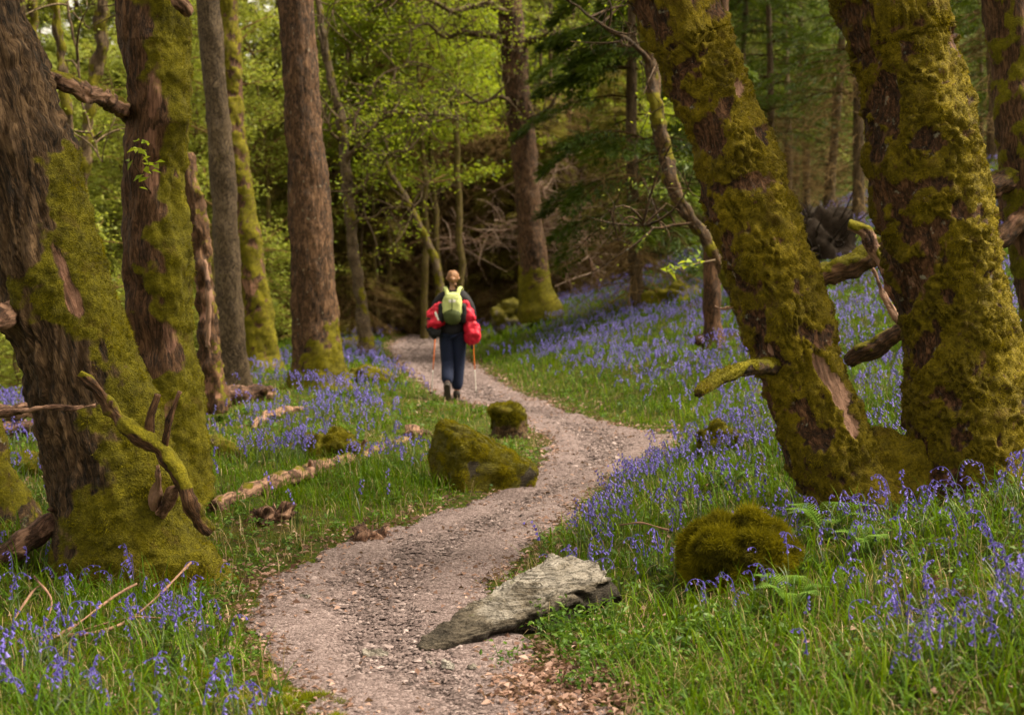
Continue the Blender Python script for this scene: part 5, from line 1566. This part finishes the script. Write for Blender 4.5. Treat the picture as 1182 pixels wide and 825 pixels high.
var_hi = [bluebell_parts(np.random.default_rng(800 + k), .22 + .02 * (k % 3), 6 + k % 2, 1, 4, False, .95) for k in range(10)]
var_lo = [bluebell_parts(np.random.default_rng(850 + k), .22 + .02 * (k % 3), 6, 0, 3, False, 1.15) for k in range(10)]


def stamp(mb, src, X_, Y_, rng, mi):
    V = np.concatenate(src.V); A = np.concatenate(src.A); Qd = [np.concatenate([p for p in src.P if p.shape[1] == k]) if any(p.shape[1] == k for p in src.P) else [] for k in (3, 4)]
    n = len(X_); a = rng.random(n) * 6.283; s = rng.uniform(.75, 1.2, n)
    c, sn = np.cos(a) * s, np.sin(a) * s
    W = np.stack([V[None, :, 0] * c[:, None] - V[None, :, 1] * sn[:, None], V[None, :, 0] * sn[:, None] + V[None, :, 1] * c[:, None], V[None, :, 2] * s[:, None]], -1)
    W += np.stack([X_, Y_, ground_z(X_, Y_)], -1)[:, None]
    AA = np.tile(A, (n, 1)); AA[:, 2] = np.clip(AA[:, 2] + np.repeat(rng.normal(0, .12, n), len(V)), 0, 1)
    off = (np.arange(n) * len(V))
    mb.add(W.reshape(-1, 3), [(q[None] + off[:, None, None]).reshape(-1, q.shape[1]) for q in Qd if len(q)], AA, mi)


for k in range(10):
    for (lo, hi, var) in ((0, 15, var_hi), (15, 99, var_lo)):
        sel = rest[(rest % 10 == k) & (y[rest] >= lo) & (y[rest] < hi)]
        if len(sel):
            r2 = np.random.default_rng(900 + k)
            st_, bl_ = var[k]
            ra = r2.bit_generator.state
            stamp(carp, st_, x[sel], y[sel], r2, 0); r2.bit_generator.state = ra
            stamp(carp, bl_, x[sel], y[sel], r2, 1)
tag(link('bluebell_carpet', carp.data('bluebell_carpet', [M['stem'], M['bell']])), None, None, None, 'stuff')

# --- gravel on the path
n = 60000
y = 4.3 * (40 / 4.3) ** rng.random(n); t = rng.random(n); x = XL(y) + (XR(y) - XL(y)) * t
keep = path_in(x, y) > -.02
x, y = x[keep], y[keep]; n = len(x)
s = rng.gamma(2.2, .0024, n) + .002; s *= np.interp(y, [4, 12, 40], [1, 1.5, 3])
oct_ = np.array([[1, 0, 0], [0, 1, 0], [-1, 0, 0], [0, -1, 0], [.1, .1, .75], [0, 0, -.6]])
V = oct_[None] * rng.uniform(.5, 1.3, (n, 6, 1)) * s[:, None, None] * np.array([1.25, .95, .6])
a = rng.random(n) * 6.283; c, sn = np.cos(a)[:, None], np.sin(a)[:, None]
V = np.stack([V[..., 0] * c - V[..., 1] * sn, V[..., 0] * sn + V[..., 1] * c, V[..., 2]], -1) + rng.normal(size=(n, 6, 3)) * s[:, None, None] * .12
pz = ground_z(x, y) + .002 + .010 * n2(x, y, 5, 9, 4)
V += np.stack([x, y, pz], -1)[:, None]
tri = np.array([[0, 1, 4], [1, 2, 4], [2, 3, 4], [3, 0, 4], [1, 0, 5], [2, 1, 5], [3, 2, 5], [0, 3, 5]])
T = (tri[None] + np.arange(n)[:, None, None] * 6).reshape(-1, 3)
gv = MB(); gv.add(V.reshape(-1, 3), [T], np.c_[np.zeros((n * 6, 2)), np.repeat(np.clip(rng.normal(.42, .23, n), 0, 1), 6)])
tag(link('gravel', gv.data('gravel', [M['pebble']], smooth=False)), None, None, None, 'stuff')

# --- fallen leaves: along the path edges, and a drift below the slab
LX, LY = [], []
n = 6500
yy2 = 4.4 * (38 / 4.4) ** rng.random(n)
side = rng.random(n) < .5
xx2 = np.where(side, XL(yy2), XR(yy2)) + rng.normal(0, .13, n) + np.where(side, -.06, .06)
LX.append(xx2); LY.append(yy2)
n = 2600
p = np.stack([rng.normal(640, 38, n), rng.normal(796, 18, n)], -1)
q = hits(p[:480, 0], p[:480, 1])
LX.append(np.repeat(q[:, 0], 3) + rng.normal(0, .03, 1440)); LY.append(np.repeat(q[:, 1], 3) + rng.normal(0, .03, 1440))
x, y = scatter(12000, 4.4, 20, rng); k = n2(x, y, 1.3, 31) + rng.normal(0, .15, len(x)) > .10
LX.append(x[k]); LY.append(y[k])
q = hits(rng.normal(300, 45, 120), rng.normal(640, 26, 120))
LX.append(q[:, 0]); LY.append(q[:, 1])
x = np.concatenate(LX); y = np.concatenate(LY); k = clear(x, y, .8); x, y = x[k], y[k]; n = len(x)
P0 = np.stack([x, y, ground_z(x, y) + .012 + .010 * rng.random(n)], -1)
D = unit(np.c_[rng.normal(size=(n, 2)), rng.normal(0, .22, n)])
Nn = unit(np.array([0, 0, 1.]) + rng.normal(size=(n, 3)) * .45)
Lq = rng.uniform(.018, .05, n) * np.interp(y, [4, 8, 38], [1., 1, 1.7])
V, Q = leaves(P0, D, Nn, Lq, Lq * rng.uniform(.35, .65, n), .25)
lt = MB(); lt.add(V, [Q], np.c_[np.zeros((n * 4, 2)), np.repeat(np.clip(rng.normal(.45, .25, n), 0, 1), 4)])
tag(link('leaf_litter', lt.data('leaf_litter', [M['litter']])), None, None, None, 'stuff')
print('bluebells', NB)

# ------------------------------------------------------------------ the walker
M['skin'] = m_plain('skin', (.50, .27, .19), .55, .08, 40, .1)
M['hair'] = m_plain('hair', (.22, .105, .050), .5, .55, 60, 1.)
M['jacket_black'] = m_plain('jacket_black', (.012, .011, .014), .8, .3, 30, .3)
M['navy'] = m_plain('navy', (.006, .011, .036), .85, .3, 26, .3)
M['boot'] = m_plain('boot', (.030, .022, .020), .75, .3, 40, .3)
M['sole'] = m_plain('sole', (.055, .045, .04), .85, .3, 60, .3)
M['lime'] = m_plain('lime', (.47, .52, .20), .8, .35, 16, .6, .012)
M['olive_panel'] = m_plain('olive_panel', (.045, .060, .014), .7, .3, 25, .3)
M['black_cloth'] = m_plain('black_cloth', (.010, .010, .012), .75, .3, 30, .3)
M['red'] = m_plain('red', (.52, .010, .035), .5, .25, 14, .4, .01)
M['white_cloth'] = m_plain('white_cloth', (.75, .72, .68), .6, .05, 20, .1)
M['orange'] = m_plain('orange', (.70, .16, .03), .4, .08, 20, .05)
M['pole_white'] = m_plain('pole_white', (.75, .70, .66), .35, .05, 20, .05)

feet = hit(523, 461)
PB = np.array([feet[0], feet[1], float(ground_z(feet[0], feet[1])) - .006])


def skin(name, verts, edges, radii, mat, parent, sub=2, root=0, loc=None):
    me = bpy.data.meshes.new(name); me.from_pydata([tuple(v) for v in verts], edges, [])
    o = link(name, me, parent, loc); me.materials.append(mat)
    md = o.modifiers.new('skin', 'SKIN'); md.use_smooth_shade = True; md.branch_smoothing = .6
    if not me.skin_vertices: me.skin_vertices.new() if hasattr(me.skin_vertices, 'new') else None
    for i, r in enumerate(radii):
        d = me.skin_vertices[0].data[i]; d.radius = (r, r) if not hasattr(r, '__len__') else r
        d.use_root = (i == root)
    s = o.modifiers.new('smooth', 'SUBSURF'); s.levels = sub; s.render_levels = sub
    return o


def chain(verts, edges, radii, start, pts, rs):
    k = start
    for p, r in zip(pts, rs):
        verts.append(p); radii.append(r); edges.append((k, len(verts) - 1)); k = len(verts) - 1
    return k


person = thing('person', 'walker with tied reddish hair, dark jacket and navy trousers, seen from behind mid-stride', 'person', PB)
# joints (x right, y away from the camera, z up)
HIPR, HIPL = (.085, .0, .86), (-.085, .0, .86)
KNR, ANR = (.070, .045, .47), (.045, .03, .085)
KNL, ANL = (-.070, -.01, .47), (-.062, -.30, .215)
SHR, SHL = (.175, .02, 1.375), (-.175, .02, 1.375)
ELR, ELL = (.250, -.03, 1.10), (-.250, -.02, 1.10)
WRR, WRL = (.255, .19, 1.0), (-.25, .20, 1.0)


def hand(v, e, r, wrist, elbow, s):
    """palm, four curled fingers and a thumb, gripping a pole handle"""
    wi = wrist
    d = np.array([0, .95, -.3]); d /= np.linalg.norm(d)
    w = np.array(v[wi])
    palm = w + d * .075
    chain(v, e, r, wi, [tuple(w + d * .035), tuple(palm)], [.026, .030]); pi = len(v) - 1
    for k, (o, l) in enumerate(((.024, .030), (.008, .034), (-.008, .032), (-.023, .025))):
        root = palm + np.array([-s * .004, .006, o]); a = root + d * l * .9 + np.array([-s * .012, 0, 0]); b = a + np.array([-s * .026, -.004, -.004]); c = b + np.array([-s * .006, -.024, 0])
        chain(v, e, r, pi, [tuple(root), tuple(a), tuple(b), tuple(c)], [.011, .009, .0085, .0075])
    t0 = w + d * .03 + np.array([-s * .022, 0, .018]); t1 = t0 + d * .03 + np.array([-s * .014, 0, .012]); t2 = t1 + d * .026 + np.array([-s * .008, 0, .0])
    chain(v, e, r, wi, [tuple(t0), tuple(t1), tuple(t2)], [.013, .0105, .009])


v, e, r = [(0, 0, .93)], [], [(.115, .085)]
sp_ = chain(v, e, r, 0, [(0, .0, 1.08), (0, .01, 1.24), (0, .012, 1.36)], [(.10, .08), (.105, .085), (.085, .07)])
nk = chain(v, e, r, sp_, [(0, .025, 1.45), (0, .035, 1.495)], [.05, .048])
hd = chain(v, e, r, nk, [(0, .045, 1.545), (0, .048, 1.60), (0, .04, 1.655)], [(.066, .08), (.077, .094), (.062, .078)])
chain(v, e, r, hd - 1, [(0, .142, 1.585), (0, .158, 1.575)], [.016, .011])           # nose
chain(v, e, r, hd - 2, [(0, .115, 1.53), (0, .128, 1.526)], [.03, .018])              # chin
for s in (-1, 1):
    chain(v, e, r, hd - 1, [(s * .076, .035, 1.59), (s * .086, .025, 1.592)], [.022, .018])   # ears
    S_, E_, W_ = (SHR, ELR, WRR) if s > 0 else (SHL, ELL, WRL)
    wi = chain(v, e, r, sp_, [S_, tuple(np.array(S_) * .5 + np.array(E_) * .5), E_, tuple(np.array(E_) * .45 + np.array(W_) * .55), W_], [.038, .036, .034, .033, .025])
    hand(v, e, r, wi, None, s)
    H_, K_, A_ = (HIPR, KNR, ANR) if s > 0 else (HIPL, KNL, ANL)
    ai = chain(v, e, r, 0, [H_, tuple(np.array(H_) * .5 + np.array(K_) * .5), K_, tuple(np.array(K_) * .6 + np.array(A_) * .4), A_], [.07, .065, .05, .048, .036])
    toe = (np.array(A_) + np.array([0, .13, -.045])) if s > 0 else (np.array(A_) + np.array([0, .075, -.135]))
    chain(v, e, r, ai, [tuple(np.array(A_) * .5 + toe * .5), tuple(toe)], [.035, .026])
body = skin('body', v, e, r, M['skin'], person)
# hair: short cap with a small tied bun
V, Q = blob((0, .032, 1.607), (.079, .098, .086), 40, 26, 0, 1.0, disp=lambda X: .006 * fbm(X * np.array([40, 40, 9.]), 3, 3))
V[:, 2] = np.where((V[:, 1] > .09) & (V[:, 2] < 1.63), 1.63 + (V[:, 2] - 1.63) * .2, V[:, 2])
hb = MB(); hb.add(V, [Q])
V, Q = blob((.0, -.072, 1.572), (.042, .038, .04), 26, 18, 0, 1.0, disp=lambda X: .006 * fbm(X * 40, 2, 4)); hb.add(V, [Q])
for sx in (-.02, .015, .03):
    V, P, _ = tube(spline([(sx, -.045, 1.54), (sx * 1.5, -.052, 1.50), (sx * 2, -.05, 1.475)], 8), np.linspace(.008, .002, 8), 6); hb.add(V, P)
link('hair', hb.data('hair', [M['hair']]), person)
for s in (-1, 1):
    V, Q = blob((s * .032, .128, 1.605), (.012, .008, .009), 14, 10); eb = MB(); eb.add(V, [Q]); link('eye', eb.data('eye', [M['white_cloth']]), person)
# jacket
v, e, r = [(0, 0, .80)], [], [(.19, .15)]
k = chain(v, e, r, 0, [(0, 0, .96), (0, .005, 1.12), (0, .01, 1.28), (0, .012, 1.37)], [(.178, .140), (.165, .128), (.168, .128), (.14, .115)])
chain(v, e, r, k, [(0, .022, 1.44), (0, .030, 1.505)], [(.078, .078), (.062, .062)])
for S_, E_, W_ in ((SHR, ELR, WRR), (SHL, ELL, WRL)):
    S_, E_, W_ = map(np.array, (S_, E_, W_))
    chain(v, e, r, k, [tuple(S_), tuple(S_ * .5 + E_ * .5), tuple(E_), tuple(E_ * .5 + W_ * .5), tuple(W_ * .92 + E_ * .08)], [.098, .078, .066, .058, .042])
skin('jacket', v, e, r, M['jacket_black'], person)
# trousers
v, e, r = [(0, 0, .98)], [], [(.158, .122)]
for H_, K_, A_ in ((HIPR, KNR, ANR), (HIPL, KNL, ANL)):
    H_, K_, A_ = map(np.array, (H_, K_, A_))
    chain(v, e, r, 0, [tuple(H_ + np.array([0, 0, -.03])), tuple(H_ * .5 + K_ * .5), tuple(K_), tuple(K_ * .5 + A_ * .5), tuple(A_ * .93 + K_ * .07)], [(.112, .115), .102, .090, .086, .084])
skin('trousers', v, e, r, M['navy'], person)
# boots
for s, A_, toe in ((1, np.array(ANR), np.array([0, 1, -.12])), (-1, np.array(ANL), np.array([0, .5, -.85]))):
    toe = unit(toe); up = unit(np.cross([1, 0, 0], toe)); up = up if up[2] > 0 or s < 0 else -up
    if s < 0: up = unit(np.cross(np.array([1, 0, 0]), toe))
    B = lambda a, b_: tuple(A_ + toe * a + up * b_)
    v, e, r = [B(-.02, .05)], [], [.052]
    chain(v, e, r, 0, [B(-.02, -.03), B(.06, -.038), B(.13, -.046), B(.175, -.05)], [.052, .048, .043, .03])
    bo = skin('boot', v, e, r, M['boot'], person)
    # sole: flat slab under the boot
    n = 20; u = np.linspace(0, 1, n); L0 = -.075 + .285 * u
    wv = .040 * np.sqrt(np.clip(1 - (2 * u - 1) ** 6, 0, 1)) * np.interp(u, [0, .3, .7, 1], [.9, .8, 1.1, .9]) + .004
    R_ = []
    for h in (-.064, -.088):
        for sd2 in (-1, 1):
            R_.append(A_ + toe * L0[:, None] + up * h + np.array([1, 0, 0]) * (sd2 * wv)[:, None])
    V = np.concatenate([R_[0], R_[1], R_[3], R_[2]])
    j = np.arange(n - 1)
    Q = np.concatenate([np.stack([a * n + j, b_ * n + j, b_ * n + j + 1, a * n + j + 1], -1) for a, b_ in ((0, 1), (1, 2), (2, 3), (3, 0))])
    cap = np.array([[0, n, 2 * n, 3 * n], [n - 1, 2 * n - 1, 3 * n - 1, 4 * n - 1]])
    sb = MB(); sb.add(V, [Q, cap]); so_ = link('sole', sb.data('sole', [M['sole']], smooth=False), bo)

# rucksack on the back (towards the camera, y negative)
pack = thing('backpack', 'lime green rucksack with dark lower panel on the back of the walker', 'backpack', PB)


def cloth_blob(c, rx, seed, e=.75, amp=.012, k=9., seg=52, rings=36, rot=0, tilt=(0, 0)):
    return blob(c, rx, seg, rings, rot, e, tilt, disp=lambda X: amp * fbm(X * k, 3, seed))


def addp(name, VQ, mat, root, label=None):
    b = MB(); b.add(VQ[0], [VQ[1]]); o = link(name, b.data(name, [mat]), root)
    if label: o['label'] = label
    return o


V, Q = cloth_blob((0, -.175, 1.22), (.128, .08, .185), 1, .7, .008)
V[:, 0] *= 1 - .28 * ((V[:, 2] - 1.05) / .35) ** 2 * 0 + .12 * (1.22 - V[:, 2])
addp('bag', (V, Q), M['lime'], pack)
addp('lower_panel', cloth_blob((0, -.20, 1.095), (.112, .074, .105), 2, .75, .006), M['olive_panel'], pack)
addp('lid', cloth_blob((0, -.17, 1.36), (.098, .068, .045), 3, .8, .006), M['lime'], pack)
for s in (-1, 1):
    addp('side_pocket', cloth_blob((s * .145, -.165, 1.14), (.048, .066, .135), 4, .8, .006), M['black_cloth'], pack)
    S = spline([(s * .06, -.13, 1.36), (s * .085, -.075, 1.445), (s * .10, .01, 1.468), (s * .11, .09, 1.42), (s * .12, .135, 1.30)], 26)
    V, P, _ = tube(S, np.full(26, .024), 12); C_ = np.repeat(S, 12, 0); V[:26 * 12] = C_ + (V[:26 * 12] - C_) * np.array([1.15, .75, .6]); b = MB(); b.add(V, P); link('shoulder_strap', b.data('shoulder_strap', [M['lime']]), pack)
V, P, _ = tube(spline([(0, -.252, 1.33), (0, -.258, 1.25), (0, -.262, 1.15)], 12), np.full(12, .006), 6); b = MB(); b.add(V, P); link('zip', b.data('zip', [M['olive_panel']]), pack)
V, Q = blob((0, -.246, 1.295), (.045, .008, .018), 20, 12, 0, .4); addp('badge', (V, Q), M['white_cloth'], pack)
V, P, _ = tube(spline([(-.025, -.17, 1.40), (0, -.17, 1.425), (.025, -.17, 1.40)], 12), np.full(12, .006), 6); b = MB(); b.add(V, P); link('grab_loop', b.data('grab_loop', [M['black_cloth']]), pack)

# red bundles slung at both hips
bun = thing('red_jacket', 'crumpled red jacket with black and white panels slung at the left hip of the walker', 'jacket', PB)
V, Q = cloth_blob((-.215, -.10, 1.07), (.10, .10, .165), 5, .85, .045, 8., 64, 44, 0, (0, .15)); addp('folds', (V, Q), M['red'], bun)
addp('dark_hem', cloth_blob((-.235, -.11, .90), (.085, .09, .075), 6, .8, .03, 10., tilt=(0, .2)), M['black_cloth'], bun)
addp('dark_panel', cloth_blob((-.285, -.09, 1.02), (.045, .09, .11), 7, .8, .02, 10.), M['black_cloth'], bun)
addp('pale_flash', cloth_blob((-.20, -.20, 1.10), (.016, .016, .065), 8, .8, .01, 12., tilt=(0, -.3)), M['white_cloth'], bun)
addp('shoulder_fold', cloth_blob((-.165, -.13, 1.205), (.075, .07, .05), 9, .8, .03, 10.), M['red'], bun)
sack = thing('red_sack', 'plump red waterproof jacket bundled like a sack at the right hip of the walker', 'jacket', PB)
V, Q = cloth_blob((.245, -.10, .90), (.108, .10, .175), 10, .9, .032, 7., 64, 44); addp('bundle', (V, Q), M['red'], sack)
V, Q = cloth_blob((.185, -.12, 1.14), (.072, .065, .15), 11, .85, .03, 8., tilt=(0, -.28)); addp('sleeve', (V, Q), M['red'], sack)
addp('pale_flash', cloth_blob((.165, -.185, 1.12), (.016, .012, .03), 12, .8, .006, 12.), M['white_cloth'], sack)
addp('drawcord_end', cloth_blob((.255, -.12, .70), (.02, .02, .03), 13, .8, .006, 12.), M['black_cloth'], sack)

# trekking poles, one in each hand
for s, W_, tip in ((-1, np.array(WRL), np.array([-.285, .02, 0])), (1, np.array(WRR), np.array([.30, .22, 0]))):
    h = W_ + np.array([-s * .012, .085, -.02])
    tp = PB + tip; tp[2] = float(ground_z(tp[0], tp[1])) + .012; tp = tp - PB
    ax = unit(tp - h)
    pole = thing('trekking_pole', 'orange and white trekking pole held in the %s hand of the walker' % ('right' if s > 0 else 'left'), 'walking pole', PB)
    def rod(name, a, c, r0, r1, mat, seg=10):
        V, P, _ = tube(spline([a, c], 8), np.linspace(r0, r1, 8), seg); b = MB(); b.add(V, P); return link(name, b.data(name, [mat]), pole)
    Lp = np.linalg.norm(tp - h)
    rod('handle', h - ax * .09, h + ax * .07, .017, .014, M['black_cloth'])
    rod('upper_shaft', h + ax * .07, h + ax * Lp * .62, .008, .0075, M['orange'])
    rod('lower_shaft', h + ax * Lp * .62, tp - ax * .05, .0062, .0055, M['pole_white'])
    rod('tip', tp - ax * .05, tp, .006, .003, M['black_cloth'])
    rod('basket', tp - ax * .075, tp - ax * .065, .026, .020, M['black_cloth'], 14)


# ------------------------------------------------------------------ light, world, camera
SUN_EL, SUN_AZ = rad(55), rad(86)      # azimuth measured from +Y towards +X
w = bpy.data.worlds.new('World'); SC.world = w; w.use_nodes = True
wt = w.node_tree; wt.nodes.clear()
sky = wt.nodes.new('ShaderNodeTexSky'); sky.sky_type = 'NISHITA'; sky.sun_disc = False
sky.sun_elevation = SUN_EL; sky.sun_rotation = SUN_AZ
sky.air_density = 1.0; sky.dust_density = 4.0; sky.ozone_density = .6
hsv = wt.nodes.new('ShaderNodeHueSaturation'); hsv.inputs['Saturation'].default_value = .12
wt.links.new(sky.outputs[0], hsv.inputs['Color'])
bg = wt.nodes.new('ShaderNodeBackground'); bg.inputs['Strength'].default_value = .15
wo = wt.nodes.new('ShaderNodeOutputWorld')
tint = wt.nodes.new('ShaderNodeMix'); tint.data_type = 'RGBA'; tint.blend_type = 'MULTIPLY'; tint.inputs[0].default_value = 1
tint.inputs[7].default_value = (1, .89, .68, 1)      # sky tinted to stand in for a warm white balance
wt.links.new(hsv.outputs[0], tint.inputs[6]); wt.links.new(tint.outputs[2], bg.inputs[0]); wt.links.new(bg.outputs[0], wo.inputs[0])
sl = bpy.data.lights.new('sun', 'SUN'); sl.energy = 3.2; sl.angle = rad(22); sl.color = (1, .90, .70)
so = bpy.data.objects.new('sun', sl); COL.objects.link(so)
import mathutils
sd = mathutils.Vector((math.sin(SUN_AZ) * math.cos(SUN_EL), math.cos(SUN_AZ) * math.cos(SUN_EL), math.sin(SUN_EL)))
so.rotation_euler = sd.to_track_quat('Z', 'Y').to_euler(); so.location = sd * 60

cd = bpy.data.cameras.new('camera'); cd.sensor_width = 36; cd.lens = 36 * F / 1182; cd.clip_end = 500; cd.clip_start = .1
cd.dof.use_dof = True; cd.dof.focus_distance = 7.6; cd.dof.aperture_fstop = 3.0
co_ = bpy.data.objects.new('camera', cd); COL.objects.link(co_)
co_.location = CAM; co_.rotation_euler = (math.pi / 2 - PITCH, 0, 0)
SC.camera = co_
SC.view_settings.view_transform = 'Standard'; SC.view_settings.look = 'None'
SC.view_settings.exposure = 1.33; SC.view_settings.gamma = 1
cy = SC.cycles
cy.use_denoising = True
cy.max_bounces = 5; cy.diffuse_bounces = 3; cy.glossy_bounces = 2; cy.transmission_bounces = 3; cy.transparent_max_bounces = 4
cy.use_adaptive_sampling = True; cy.adaptive_threshold = .012
cy.caustics_reflective = False; cy.caustics_refractive = False
cy.use_fast_gi = False
